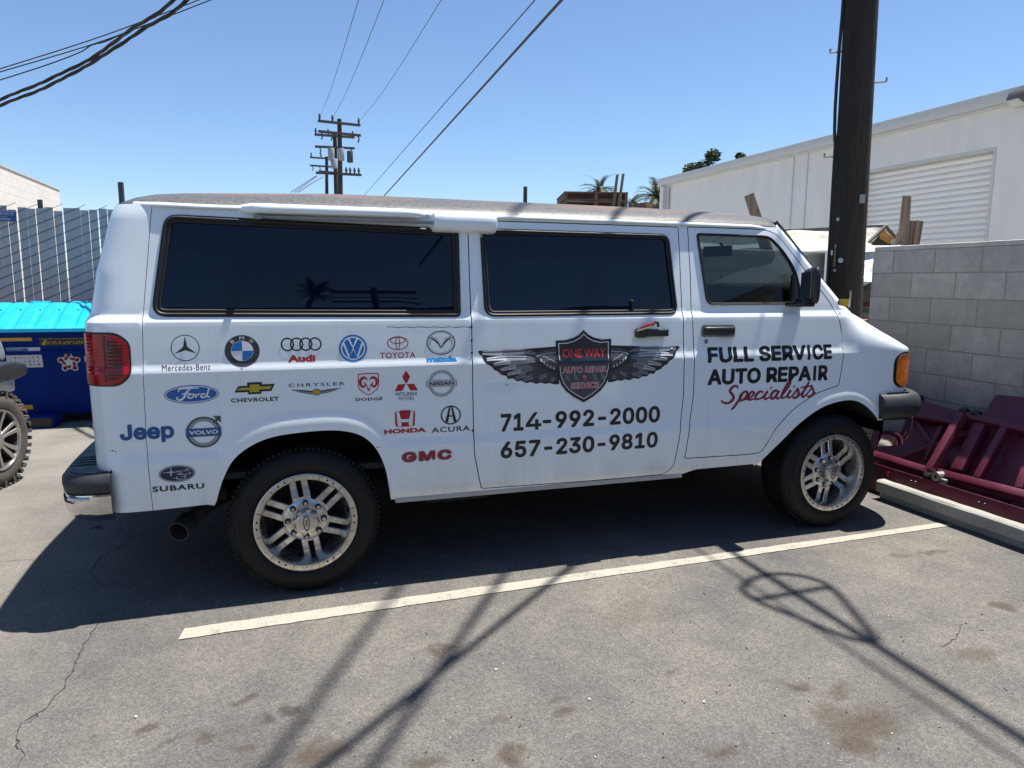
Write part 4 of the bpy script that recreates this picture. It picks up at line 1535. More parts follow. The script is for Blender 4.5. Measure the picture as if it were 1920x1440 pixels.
star4(D, -.32, .22, .52, .60, 3)
for cx, cy in ((.55, .42), (.20, .02), (.68, -.02), (.40, -.36), (-.02, -.52)): star4(D, cx, cy, .22, .34, 4)
for a_, b_ in (((.0, .30), (.45, .26)), ((.0, -.10), (.55, -.18)), ((.05, -.66), (.5, -.60))): D.stroke([a_, ((a_[0] + b_[0]) / 2, a_[1]), b_], .035, 2, 3)
D.text('SUBARU', (-.679, -.458, .590, .617), 3, 0, bold=.03, spacing=1.15)
D.build('emblem_sticker', [GR1, DNAV, GR2, K], body, 'navy oval with silver stars over wide black capitals')

# telephone numbers
D = Decal((1.01, 1.98, .60, .88)); D.text('71', (1.012, 1.142, .774, .870), 0, 0, bold=.030, strike=True); D.text('-992-2000', (1.2525, 1.974, .774, .870), 0, 0, bold=.030, spacing=1.03, strike=True)
four = lambda x, z: (((1.154 + .090 * x) - D.cx) / D.hx, ((.774 + .096 * z) - D.cz) / D.hz)
D.poly([four(*p) for p in ((.52, 1), (.78, 1), (.26, .36), (.60, .36), (.60, .60), (.82, .60), (.82, .36), (1, .36), (1, .18), (.82, .18), (.82, 0), (.60, 0), (.60, .18), (0, .18), (0, .34))])
D.build('phone_lettering', [K], cdoor, 'upper black telephone number')
D = Decal((1.01, 1.98, .60, .88)); D.text('657-230-9810', (1.010, 1.960, .628, .722), 0, 0, bold=.030, spacing=1.03, strike=True)
D.build('phone_lettering', [K], cdoor, 'lower black telephone number')
# cab door lettering
D = Decal((2.279, 3.173, 1.1, 1.21)); sx6 = lambda q: 2.279 + (q - 207) * .898 / 1020
for t_, p_, q_ in (('FULL SERV', 207, 1002), ('CE', 1056, 1227)): D.text(t_, (sx6(p_), sx6(q_), 1.106, 1.200), 0, 0, bold=.036, strike=True)
D.raw([(sx6(1016), 1.107), (sx6(1039), 1.107), (sx6(1039), 1.199), (sx6(1016), 1.199)], [(0, 1, 2), (0, 2, 3)], 0, 0)
D.build('slogan_lettering', [K], fdoor, 'upper line of black capitals')
D = Decal((2.287, 3.163, .97, 1.08))
for t_, p_, q_ in (('AUTO REPA', 213, 1056), ('R', 1116, 1198)): D.text(t_, (sx6(p_), sx6(q_), .975, 1.071), 0, 0, bold=.036, strike=True)
D.raw([(sx6(1073), .976), (sx6(1097), .976), (sx6(1097), 1.070), (sx6(1073), 1.070)], [(0, 1, 2), (0, 2, 3)], 0, 0)
D.build('slogan_lettering', [K], fdoor, 'lower line of black capitals')
# brush script, drawn in pixels of a 768 x 223 sheet (x right, y down) pinned to the door
D = Decal((2.379, 3.063, .826, .976))
def sp(P, w):
    for m_, dx, ww, lay in ((1, .010, .006, 0), (0, 0, 0, 1)):
        D.stroke([((x / 768) * 2 - 1 + dx, 1 - (y / 223) * 2 - dx * 1.5) for x, y in P], [q * 2 / 768 + ww for q in w], m_, lay + 2 * (sp.k % 3))
    sp.k += 1
sp.k = 0
sp([(128, 38), (118, 14), (88, 22), (66, 60), (88, 92), (96, 128), (60, 164), (18, 158), (2, 140)], [9, 10, 13, 15, 17, 17, 13, 11, 9])
sp([(168, 78), (140, 140), (102, 205), (80, 222)], [12, 13, 12, 8]); sp([(140, 110), (180, 70), (204, 84), (188, 130), (150, 148), (136, 136)], [9, 12, 14, 12, 8])
sp([(196, 146), (240, 118), (258, 84), (236, 76), (216, 112), (222, 146), (262, 138)], [7, 9, 12, 12, 14, 11, 7])
sp([(330, 84), (308, 74), (276, 104), (274, 142), (318, 138)], [11, 11, 14, 12, 7])
sp([(318, 138), (352, 100), (368, 76)], [7, 10, 12]); sp([(368, 76), (344, 122), (352, 148), (384, 132)], [13, 14, 11, 7]); sp([(392, 42), (396, 50)], [15, 15])
sp([(452, 86), (430, 72), (400, 100), (396, 140), (420, 142), (452, 92), (462, 76)], [10, 12, 14, 13, 10, 12]); sp([(462, 76), (440, 124), (450, 148), (478, 134)], [13, 14, 11, 7])
sp([(478, 134), (528, 60), (552, 8), (532, 10), (494, 90), (486, 142), (520, 138)], [7, 9, 12, 12, 15, 12, 7])
sp([(520, 138), (548, 96), (558, 76)], [7, 10, 12]); sp([(558, 76), (536, 122), (544, 146), (572, 132)], [13, 14, 11, 7]); sp([(582, 40), (586, 48)], [15, 15])
sp([(572, 132), (606, 80), (612, 64), (624, 104), (616, 138), (588, 150), (578, 138)], [6, 9, 11, 13, 14, 11, 8]); sp([(616, 138), (652, 110), (690, 50), (708, 6)], [6, 8, 11, 12])
sp([(690, 50), (656, 118), (662, 146), (694, 124)], [13, 14, 11, 7]); sp([(640, 58), (690, 50), (740, 44)], [6, 10, 6])
sp([(694, 124), (728, 76), (736, 60), (752, 100), (740, 134), (712, 146), (704, 134)], [6, 9, 11, 13, 14, 11, 8]); sp([(740, 134), (756, 126), (768, 108)], [8, 7, 4])
D.build('slogan_lettering', [DRED, K], fdoor, 'red brush script below the capitals')

# winged shield: artwork given in the units of a 1000 x 600 sheet
WX0, WX1 = .9175, 2.0795
def wz(x, y):                    # sheet units -> (u, z)
    return (1.4925 + (x - 940) * .000733, 1.3105 - (y - 168) * .000676)
D = Decal((0, 2, 0, 2))           # identity below: unit (x-1) -> metres
def wp_(P, mat, lay, mirror_=False):
    Q = [wz(1880 - x if mirror_ else x, y) for x, y in P]
    D.poly([(a - 1, b - 1) for a, b in Q], mat, lay)
def wst(P, w, mat, lay, mirror_=False):
    Q = [wz(1880 - x if mirror_ else x, y) for x, y in P]
    D.stroke([(a - 1, b - 1) for a, b in Q], [q * .00070 * 2 / 2 * 1.0 for q in w] if hasattr(w, '__len__') else w * .0007, mat, lay)
for mm in (False, True):
    wp_([(118, 325), (130, 316), (300, 318), (480, 310), (620, 302), (730, 296), (740, 602), (700, 600), (660, 588), (630, 594), (590, 580), (560, 592), (520, 574), (480, 582), (440, 560), (410, 566), (380, 540), (345, 546), (330, 520), (290, 508),
         (262, 480), (235, 468), (215, 440), (180, 420), (158, 388), (150, 362), (128, 342)], 0, 0, mm)
    F_ = [([(150, 336), (300, 336), (470, 334), (560, 352)], [18, 34, 26, 8], (3, 2, 1)), ([(182, 384), (330, 376), (480, 380), (548, 392)], [14, 26, 20, 6], (3, 2, 1)), ([(232, 424), (360, 408), (470, 406), (552, 410)], [14, 28, 20, 6], (2, 1, 1)),
          ([(284, 468), (400, 446), (500, 432), (572, 434)], [14, 28, 22, 6], (2, 1, 4)), ([(338, 508), (440, 482), (530, 462), (600, 458)], [14, 28, 22, 6], (2, 1, 4)), ([(396, 542), (480, 512), (560, 488), (630, 478)], [14, 28, 22, 6], (1, 4, 4)),
          ([(456, 562), (530, 530), (600, 506), (664, 492)], [14, 28, 22, 6], (1, 4, 4)), ([(520, 570), (580, 544), (640, 520), (700, 502)], [14, 26, 22, 6], (4, 1, 4)), ([(580, 576), (630, 556), (680, 536), (726, 518)], [12, 22, 20, 8], (4, 4, 4)),
          ([(640, 582), (690, 562), (728, 546)], [10, 20, 14], (4, 1, 4))]
    for P_, w_, cs in F_:
        C = catmull(P_, 6)
        n3 = len(C)
        W_ = np.interp(np.linspace(0, 1, n3), np.linspace(0, 1, len(w_)), w_)
        for j, m_ in enumerate(cs):
            a, b = int(j * (n3 - 1) / 3), int((j + 1) * (n3 - 1) / 3)
            wst([tuple(p) for p in C[a:b + 1]], [q * 1.45 for q in W_[a:b + 1]], m_, 1, mm)
        wst([(p[0], p[1] - 2) for p in P_], [3, 5, 2], 0, 2, mm)
    wp_([(560, 352), (640, 322), (730, 318), (730, 480), (660, 470), (600, 430)], 4, 2, mm)
    for i, (x, y) in enumerate(((596, 402), (618, 422), (642, 440), (668, 456), (694, 468))):
        D.poly([(a - 1, b - 1) for a, b in [wz(1880 - (x + 17 * math.cos(t) * .6 + 8 * math.sin(t)) if mm else x + 17 * math.cos(t) * .6 + 8 * math.sin(t), y + 20 * math.sin(t) - 4 * math.cos(t)) for t in np.linspace(0, 2 * PI, 17)[:-1]]], 0, 3)
        D.poly([(a - 1, b - 1) for a, b in [wz(1880 - (x + 11 * math.cos(t) * .6 + 5 * math.sin(t)) if mm else x + 11 * math.cos(t) * .6 + 5 * math.sin(t), y + 13 * math.sin(t) - 3 * math.cos(t)) for t in np.linspace(0, 2 * PI, 17)[:-1]]], 2, 4)
    wst([(612, 372), (640, 380), (655, 396), (680, 402), (700, 420), (722, 428)], 4, 2, 3, mm); wst([(560, 372), (590, 362), (640, 350), (726, 346)], 4, 2, 3, mm)
    wst([(130, 330), (300, 326), (500, 322), (720, 308)], 5, 0, 3, mm)
SHP = [(713, 250), (790, 248), (858, 230), (905, 203), (940, 168), (975, 203), (1022, 230), (1090, 248), (1167, 243), (1162, 480), (1150, 545), (1122, 610), (1080, 664), (1020, 712), (940, 758), (860, 712), (800, 664), (758, 610), (732, 545), (722, 480)]
wp_(SHP, 0, 5)
sc = lambda k, dy: [(940 + (x - 940) * k, 470 + (y - 470) * k + dy) for x, y in SHP]
wp_(sc(.905, 0), 5, 6); wp_(sc(.882, 0), 6, 7)
lo_ = sc(.875, 0)
wp_([(740, 440), (1140, 440)] + [p for p in lo_ if p[1] > 470], 4, 8)
wp_([(740, 405), (1140, 402), (1140, 438), (740, 440)], 7, 9)
def wtext(t, x0, x1, y0, y1, mat, lay, bold, ref=None):
    a = wz(x0, y1); b = wz(x1, y0); D.text(t, (a[0], b[0], a[1], b[1]), mat, lay, bold=bold, ref=ref)
wtext('ONE WAY', 766, 1118, 318, 390, 8, 9, .02)
for t, x0, x1, y0, y1 in (('AUTO REPAIR', 766, 1124, 464, 512), ('SERVICE', 834, 1060, 592, 640), ('&', 928, 964, 536, 574)):
    wtext(t, x0, x1, y0, y1, 5, 10, .055, .02); wtext(t, x0, x1, y0, y1, 8, 11, .018, .02)
for x in (800, 868, 1022, 1090):
    for i in range(6):
        for j in range(2):
            if (i + j) % 2: continue
            wp_([(x - 16 + 16 * j + 2 * i, 528 + 8 * i), (x + 16 * j + 2 * i, 524 + 8 * i), (x + 16 * j + 2 * i, 532 + 8 * i), (x - 16 + 16 * j + 2 * i, 536 + 8 * i)], 9, 10)
D.build('shield_emblem', [ink('ink_jet', (.014, .016, .020)), ink('feather_grey', (.17, .18, .20)), ink('feather_silver', (.38, .40, .43)), ink('feather_white', (.66, .68, .70)), ink('feather_dark', (.055, .058, .066)), WHT, ink('shield_black', (.018, .019, .024)),
                          ink('shield_blue', (.016, .024, .055)), ink('shield_red', (.46, .03, .04)), GR1], cdoor, 'dark winged shield with red and white lettering')

# ------------------------------------------------------------------ small tool wedged in the cargo door handle
c = S3(1.90, 1.31)[0]
tool = thing('hand_tool', 'small red hand tool wedged behind the black cargo door handle', 'tool', (1.87, float(c[1]) - .03, 1.31))
MB().beam((1.815, c[1] - .030, 1.306), (1.905, c[1] - .032, 1.342), .022, .020).build('grip', [M('red_grip', (.40, .02, .02), .35, var=.2)], tool, bevel=.005)
MB().beam((1.80, c[1] - .038, 1.304), (1.895, c[1] - .042, 1.330), .006, .008).build('blade', [CHROME], tool)
MB().tube([(1.90, c[1] - .032, 1.340), (1.918, c[1] - .032, 1.350), (1.935, c[1] - .03, 1.346), (1.94, c[1] - .03, 1.325)], .008, 8).build('jaw', [PLASTIC], tool)


# ================================================================== ground
def gp(u, v):
    p = at(u, v, 2, 0.0); return p[0], p[1]


ST = [(457, 1312, .05, .035, .4, .9, 0), (506, 1348, .035, .05, .6, .9, 1), (545, 1331, .04, .03, .3, .8, 1), (281, 1369, .03, .06, -.6, .8, 0), (600, 1414, .11, .07, .2, 1., 0), (315, 1395, .04, .02, .2, .6, 0), (386, 1384, .025, .03, 0, .7, 0),
      (465, 1402, .04, .03, .2, .6, 0), (184, 1378, .02, .02, 0, .5, 0), (577, 1355, .03, .02, 0, .5, 0), (820, 1222, .06, .05, .5, .8, 0), (845, 1215, .035, .04, 0, .5, 1), (1058, 1335, .055, .03, 0, .9, 0), (959, 1414, .05, .05, 0, .8, 0), (809, 1436, .06, .03, 0, .7, 0), (932, 1346, .05, .03, 0, .5, 0),
      (1253, 1262, .035, .025, 0, .5, 0), (1494, 1286, .08, .035, -.7, .8, 0), (1572, 1297, .10, .04, .2, .6, 0), (1617, 1357, .20, .10, .2, .75, 0), (1599, 1391, .09, .08, 0, .8, 0), (1560, 1340, .09, .08, 0, .6, 0), (1359, 1414, .07, .05, 0, .7, 0), (1827, 1226, .13, .07, .2, .5, 0), (1876, 1136, .07, .04, 0, .8, 0),
      (1749, 1035, .12, .03, -.1, .7, 0), (1689, 1042, .06, .03, 0, .5, 0), (1050, 1310, .04, .02, .3, .5, 0), (1190, 1150, .25, .12, .2, .25, 0), (1720, 1290, .2, .15, .5, .22, 0)]
stains = []
for (u, v, rx, ry, rot, k, kind) in ST:
    x, y = gp(u, v); stains.append((x, y, rx * .95, ry * .95, rot, k, kind))
ASPHALT = m_asphalt(stains)
g = MB(); N_ = 24
xs = np.concatenate([[-1500, -300, -80, -30], np.linspace(-12, 14, 14), [30, 80, 300, 1500]])
g.rows([[(x, y, 0) for y in xs] for x in xs])
tag(g.build('ground', [ASPHALT], fixn=False), kind='structure')
BOUNCE_YARD = m_concrete('bounce_concrete', (.56, .545, .50))  # unseen bright ground sheet, added to bounce light onto the warehouse wall
tag(MB().rows([[(x, y, .006) for y in (-14, 3, 20, 40)] for x in (5.16, 8, 12.2)]).build('bounce_yard', [BOUNCE_YARD], fixn=False), kind='structure')
LINE = m_line()
ln = MB()
P0 = [(-.568, -.312), (-.552, -.210), (4.02, -.122), (4.10, -.188)]
ed = []
n = 120
for i in range(n + 1):
    t = i / n
    a = np.array(P0[0]) * (1 - t) + np.array(P0[3]) * t; b = np.array(P0[1]) * (1 - t) + np.array(P0[2]) * t
    ed.append([(a[0], a[1] + random.uniform(-.003, .003), .004), (b[0], b[1] + random.uniform(-.003, .003), .004)])
ln.rows(ed)
tag(ln.build('parking_line', [LINE], fixn=False), kind='structure')

CRACKS = [[(600, 945), (225, 975)], [(225, 975), (227, 994), (244, 1007), (221, 1027), (188, 1046), (169, 1072), (178, 1084), (196, 1100), (215, 1095), (232, 1088)],
          [(191, 1150), (188, 1165), (174, 1183), (165, 1200), (154, 1215), (141, 1249), (138, 1262), (129, 1269), (118, 1290), (99, 1312), (90, 1325), (75, 1337), (56, 1355), (38, 1357), (35, 1375), (30, 1399), (40, 1405), (47, 1414), (40, 1425), (36, 1440)],
          [(75, 1337), (60, 1345), (38, 1357)], [(245, 1007), (275, 998), (302, 1002)], [(1801, 1170), (1797, 1195), (1786, 1205), (1762, 1213)], [(0, 1054), (40, 1050), (64, 1050), (90, 1046)], [(1725, 972), (1742, 968), (1758, 967), (1780, 962)]]
ck = MB()
for C in CRACKS[1:]:
    Q = np.array([gp(*p) for p in C]); Q = dens(Q, .025, False)
    k = len(Q)
    if k < 3: continue
    Q = Q + rng.normal(0, .004, Q.shape)
    d = np.gradient(Q, axis=0); d /= np.maximum(np.linalg.norm(d, axis=1)[:, None], 1e-9)
    nn = np.stack([-d[:, 1], d[:, 0]], 1)
    W_ = (.0008 + .0019 * rng.random(k)) * np.sin(np.linspace(.15, PI - .15, k)) ** .4
    ck.rows([[(*(Q[i] + nn[i] * W_[i]), .003), (*(Q[i] - nn[i] * W_[i]), .003)] for i in range(k)])
tag(ck.build('ground_crack', [M('crack_dirt', (.032, .030, .027), .95, var=.3)], fixn=False), kind='structure')

# loose grit and leaf crumbs
db = MB()
for i in range(150):
    u = random.uniform(650, 1900); v = random.uniform(1110, 1435)
    x, y = gp(u, v); s = random.uniform(.0015, .0042)
    R = Matrix.Rotation(random.uniform(0, 6), 3, 'Z') @ Matrix.Rotation(random.uniform(0, 3), 3, 'X')
    db.box((x, y, s * .6), (s * random.uniform(1, 2.2), s, s * .8), R, 0 if random.random() < .62 else 1)
for (u, v) in ((930, 1257), (1105, 1313), (1320, 1318), (255, 1346), (705, 1095), (640, 1105)):
    x, y = gp(u, v); db.box((x, y, .004), (.010, .007, .005), Matrix.Rotation(random.uniform(0, 6), 3, 'Z'), 1)
for (u, v) in ((1295, 1167), (1320, 1114), (1400, 1217), (800, 1189), (1885, 1294), (1840, 1183)):
    x, y = gp(u, v); a = random.uniform(0, 3); db.beam((x - .009 * math.cos(a), y - .009 * math.sin(a), .003), (x + .009 * math.cos(a), y + .009 * math.sin(a), .004), .002, .002, mat=0)
tag(db.build('grit', [M('dark_grit', (.03, .028, .025), .9, var=.4), M('pale_grit', (.55, .53, .48), .9, var=.2)]), label='loose dark and pale grit scattered on the asphalt', kind='stuff')
lf = MB()
x, y = gp(178, 990)
for i in range(6):
    lf.box((x + random.uniform(-.02, .04), y + random.uniform(-.02, .02), .006), (random.uniform(.015, .04), .008, .006), Matrix.Rotation(random.uniform(0, 3), 3, 'Z') @ Matrix.Rotation(random.uniform(-.4, .4), 3, 'X'))
tag(lf.build('debris', [M('black_scrap', (.012, .012, .012), .5, var=.3)]), 'small black scrap lying in the shade below the rear bumper', 'debris')

# wheel stop
CURB = m_concrete('curb_concrete', (.36, .345, .315))
cb = MB()
prof = [(4.115, 0), (4.110, .050), (4.074, .056), (4.070, .128), (4.084, .141), (4.140, .142), (4.158, .13), (4.165, 0)]
ys = np.concatenate([[.435], np.linspace(.45, -3.0, 40)])
R = []
for i, y in enumerate(ys):
    k = .012 * (y)
    R.append([(x + random.uniform(-.002, .002), y, max(0, z + (random.uniform(-.002, .002) if z else 0))) for x, z in prof])
cb.rows(R); cb.add(R[0], [tuple(range(len(prof)))]); cb.add(R[-1], [tuple(range(len(prof)))])
tag(cb.build('wheel_stop', [CURB], sharp=40), 'long pale concrete wheel stop in front of the van', 'wheel stop')

# ================================================================== block walls
WB1, WB2, WM = (.35, .322, .285), (.45, .415, .37), (.25, .232, .205)
zt = 1.890
wr = thing('block_wall', 'grey concrete block wall at right behind the maroon steel ramps', 'wall', (4.95, -2.3, 0))
MB().box((4.95, -2.337, .925), (.20, 7.53, 1.85)).build('wall_face', [m_blocks('block_wall_side', 1, WB1, WB2, WM, zt - .203 * 10, -.01 + .401 * 12, .401, .2005)], wr)
MB().box((4.95, -2.337, 1.870), (.200, 7.53, .040)).build('wall_cap', [m_concrete('cap_concrete', (.42, .40, .36))], wr, bevel=.013)
wb = thing('block_wall', 'grey concrete block wall behind the van, left of the utility pole', 'wall', (2.4, 2.77, 0))
MB().box((2.3, 2.77, .93), (6.28, .20, 1.86)).build('wall_face', [m_blocks('block_wall_back', 0, WB1, WB2, WM, zt - .203 * 10, .1 + .406 * 12)], wb)
MB().box((2.3, 2.77, 1.883), (6.28, .204, .046)).build('wall_cap', [bpy.data.materials['cap_concrete']], wb, bevel=.006)

# ================================================================== big utility pole
PW = m_wood('creosote_pole', (.0035, .003, .003), (.030, .021, .017), 2, 1.8)
pl = thing('utility_pole', 'thick dark wooden utility pole standing between the van nose and the block wall', 'utility pole', (5.60, 2.48, 0))
axis = lambda z: np.array([5.562 - .0225 * (z - 1.4), 2.48, z])
PR = lambda z: .168 - .0045 * (z - 1.4)
R = []
for z in np.linspace(0, 12.4, 40):
    c = axis(z); R.append([(c[0] + PR(z) * math.cos(a) * (1 + .015 * math.sin(5 * a + z * .2)), c[1] + PR(z) * math.sin(a) * (1 + .015 * math.sin(5 * a + z * .2)), z) for a in np.linspace(0, 2 * PI, 41)[:-1]])
m = MB().rows(R, close=True); m.add(R[-1], [tuple(range(40))]); m.build('pole', [PW], pl)


def onpole(u, v, off=.0):
    """point of the pole skin on the sight line"""
    d = ray(u, v); d = d / np.linalg.norm(d)
    t = 6.
    for _ in range(60):
        p = CAM + d * t; c = axis(p[2]); t += (math.hypot(p[0] - c[0], p[1] - c[1]) - PR(p[2]) - off) * .8
    return CAM + d * t


tocam = (CAM - axis(1.5)); tocam[2] = 0; tocam /= np.linalg.norm(tocam); rightv = np.array([-tocam[1], tocam[0], 0]) * 1
if rightv @ _r < 0: rightv = -rightv
for (u, v, s) in ((1578, 85, -1), (1648, 160, 1), (1563, 287, -1)):
    p = at(u, v, 1, 2.48 - .05); z = p[2]; c = axis(z)
    a = c + rightv * s * PR(z) * .9; b = c + rightv * s * (PR(z) + .105)
    m = MB().tube([a, a * .5 + b * .5, b, b + np.array([0, 0, .014]), b + np.array([0, 0, .04])], .0095, 8); m.build('step_bolt', [STEEL], pl)
cz = [(1580, 20), (1577, 85), (1571, 150), (1569, 200), (1570, 240), (1568, 262)]
pts = [axis(at(u, v, 1, 2.45)[2]) - rightv * (PR(at(u, v, 1, 2.45)[2]) + .012 + .016 * math.sin(PI * i / 5)) + tocam * .05 for i, (u, v) in enumerate(cz)]
MB().tube([pts[0] + np.array([0, 0, 3.]), *pts], .016, 8).build('down_cable', [CABLE], pl)
pts = [axis(z) - rightv * (PR(z) + .010) + tocam * .06 for z in np.linspace(3.05, .9, 12)]
MB().tube(pts, .013, 8).build('down_cable', [CABLE], pl)
TAGM = M('aluminium_tag', (.50, .50, .52), .35, .6, var=.2)


def pole_disc(u, v, r, name='pole_tag', mat=None):
    p = onpole(u, v, .004); m = MB(); n_ = (p - axis(p[2])); n_[2] = 0; n_ /= np.linalg.norm(n_)
    t_ = np.array([-n_[1], n_[0], 0]); z_ = np.array([0, 0, 1.])
    P = [p + t_ * r * math.cos(a) + z_ * r * math.sin(a) for a in np.linspace(0, 2 * PI, 19)[:-1]]
    P2 = [q - n_ * .012 + 0 for q in P]
    m.add(P + P2, [tuple(range(18)), tuple(range(18, 36))[::-1]] + [(i, (i + 1) % 18, 18 + (i + 1) % 18, 18 + i) for i in range(18)])
    Q = [p + n_ * .002 + t_ * r * .45 * math.cos(a) + z_ * (r * .45 * math.sin(a) + r * .1) for a in np.linspace(0, 2 * PI, 13)[:-1]]
    Q2 = [p + n_ * .002 + t_ * r * .3 * math.cos(a) + z_ * (r * .3 * math.sin(a) + r * .1) for a in np.linspace(0, 2 * PI, 13)[:-1]]
    m.add(Q + Q2, [(i, (i + 1) % 12, 12 + (i + 1) % 12, 12 + i) for i in range(12)], 1)
    return m.build(name, [mat or TAGM, GR3], pl, sharp=60)


pole_disc(1576, 488, .024); pole_disc(1571, 411, .017); pole_disc(1564.5, 507, .017)
p = onpole(1617, 373, .0); MB().box(p, (.05, .05, .085), Matrix.Rotation(.8, 3, 'Z')).build('tag_plate', [STEEL], pl)
p = onpole(1560, 474, .0); MB().box(p, (.02, .02, .05), Matrix.Rotation(.8, 3, 'Z')).build('tag_plate', [TAGM], pl)
p = onpole(1594, 567.5, -.002)
R = []
for z in (p[2] - .038, p[2] + .038):
    c = axis(z); R.append([tuple(c + np.array([(PR(z) + .003) * math.cos(a), (PR(z) + .003) * math.sin(a), 0])) for a in np.linspace(math.atan2(tocam[1], tocam[0]) - .30, math.atan2(tocam[1], tocam[0]) + .35, 12)])
MB().rows(R).build('reflector_band', [M('yellow_band', (.42, .27, .03), .5, var=.2)], pl)
YT = M('embossed_digits', (.36, .27, .09), .5, var=.2)
for i, (ch_, v) in enumerate(zip('91240', (462.5, 471.5, 480, 488.5, 496))):
    u = 1566.3 - .55 * i
    p = onpole(u, v, .005); n_ = p - axis(p[2]); n_[2] = 0; n_ /= np.linalg.norm(n_); t_ = np.array([-n_[1], n_[0], 0])
    if t_ @ _r < 0: t_ = -t_
    V, T = text_tris(ch_, .03); V = V - (V.min(0) + V.max(0)) / 2; V = V / np.ptp(V[:, 1]) * .040
    m = MB().add([tuple(p + t_ * q[0] + np.array([0, 0, q[1]])) for q in V], T)
    q4 = [tuple(p - n_ * .002 + t_ * a + np.array([0, 0, b])) for a, b in ((-.02, -.025), (.02, -.025), (.02, .025), (-.02, .025))]
    m.add(q4, [(0, 1, 2, 3)], 1)
    m.build('pole_digit', [YT, BLACK], pl, fixn=False)

# ================================================================== cables
def sag(a, b, drop, n=40):
    a = np.array(a, float); b = np.array(b, float)
    return [tuple(a + (b - a) * t - np.array([0, 0, drop * 4 * t * (1 - t)])) for t in np.linspace(0, 1, n)]


def cable(pts, r, label, group=None, n=8):
    o = MB().tube(pts, r, n).build('overhead_cable', [CABLE], fixn=False)
    return tag(o, label, 'cable', group)


h = 6.3
def shadow_pt(x, y, h): return (x + .32 * h, y + .04 * h, h)


# cable along the stall: passes over the nose of the van and on to the distant poles
A = at(1053, 0, 2, 6.36); B = at(725, 362, 2, 6.16)
dC = (B - A); dC /= np.linalg.norm(dC)
pC = [tuple(A + dC * t) for t in np.linspace(-24, 0, 24)] + [tuple(A + dC * t) for t in np.linspace(.8, np.linalg.norm(B - A) * 1.3, 30)]
main = cable(pC, .026, 'thick black cable slanting up from behind the roof to the top right', 'cables over the van')
A2 = at(1003, 0, 2, 6.5); B2 = at(687, 362, 2, 6.3); dD = (B2 - A2) / np.linalg.norm(B2 - A2)
cable([tuple(A2 + dD * t) for t in np.linspace(-24, np.linalg.norm(B2 - A2) * 1.3, 60)], .011, 'thinner black cable running just left of the thick slanting one', 'cables over the van')
# spare-cable loop strapped to the main cable
snow = thing('cable_loop', 'teardrop loop of spare cable above the frame, casting a looped shadow on the asphalt', 'cable loop', tuple(A))
RG = [(1400, 1092), (1425, 1080), (1470, 1076), (1520, 1084), (1556, 1100), (1590, 1135), (1620, 1172), (1643, 1203), (1600, 1198), (1560, 1185), (1510, 1163), (1450, 1140), (1415, 1124), (1392, 1106)]
Q = [np.array(shadow_pt(*gp(*q), h)) for q in RG]
C = catmull([*Q, Q[0]], 6)
MB().tube([tuple(c) for c in C], .021, 8, cap=False).build('loop', [CABLE], snow)
a, b = np.array(shadow_pt(*gp(1412, 1125), h)), np.array(shadow_pt(*gp(1556, 1100), h))
MB().tube([a, b], .022, 8).build('crossbar', [CABLE], snow)
# two service cables from the pole to behind the camera
def through(p, q, hp, hq, ext0, ext1):
    a = np.array(shadow_pt(*gp(*p), hp)); b = np.array(shadow_pt(*gp(*q), hq)); d = b - a
    return [tuple(a + d * t) for t in np.linspace(-ext0, 1 + ext1, 20)]
cable(through((500, 1440), (700, 1165), 9., 9.6, 5, 2.2), .023, 'cable above the frame casting the left shadow stripe at the bottom', 'service cables off the pole')
cable(through((650, 1400), (1030, 1095), 6.2, 6.1, 4, 1.4), .021, 'cable above the frame casting the right shadow stripe across the parking line', 'service cables off the pole')
cable(through((700, 1435), (915, 1120), 7.6, 7.6, 4, 3), .022, 'cable above the frame casting the middle shadow stripe', 'service cables off the pole')

# twisted bundles top left
def bundle(px, d0, d1, rr, label, turns):
    K_ = len(px)
    P = [far(u, v, d0 + (d1 - d0) * i / (K_ - 1)) for i, (u, v) in enumerate(px)]
    P = [P[0] + (P[0] - P[1]) * 1.6] + P + [P[-1] + (P[-1] - P[-2]) * 1.5 + np.array([0, 0, .4])]
    C = catmull(P, 22)
    L = np.concatenate([[0], np.cumsum(np.linalg.norm(np.diff(C, axis=0), axis=1))])
    root = thing('twisted_cable', label, 'cable', tuple(C[0]), 'twisted service cables top left')
    d = np.gradient(C, axis=0); d /= np.linalg.norm(d, axis=1)[:, None]
    x = np.cross(d, [0, 0, 1.]); x /= np.linalg.norm(x, axis=1)[:, None]; y = np.cross(x, d)
    for k in range(3):
        a = L * turns + 2 * PI * k / 3
        MB().tube([tuple(c) for c in C + (x * np.cos(a)[:, None] + y * np.sin(a)[:, None]) * rr], rr * (1.05 if k < 2 else .55), 7).build('strand', [CABLE], root, fixn=False)
bundle([(0, 187), (87, 151), (175, 107), (240, 59), (324, 0)], 13.5, 9.5, .0125, 'upper of two thick twisted cables crossing the top left corner', 5.5)
bundle([(0, 198), (87, 163), (175, 116), (262, 59), (350, 0)], 13.5, 9.5, .0125, 'lower of two thick twisted cables crossing the top left corner', 5.5)
for px, lab in (([(-90, 158), (0, 129), (185, 70), (370, 1), (500, -50)], 'uppermost thin straight cable in the top left corner'), ([(-90, 162), (0, 135), (171, 84), (262, 51), (392, 1), (520, -52)], 'middle thin straight cable in the top left corner'),
                ([(-90, 178), (0, 150), (90, 121), (150, 98), (171, 85), (200, 77), (240, 58)], 'lowest thin cable bending up to join the middle one in the top left corner')):
    cable([tuple(c) for c in catmull([far(u, v, 15) for u, v in px], 6)], .0095, lab, 'thin cables top left')

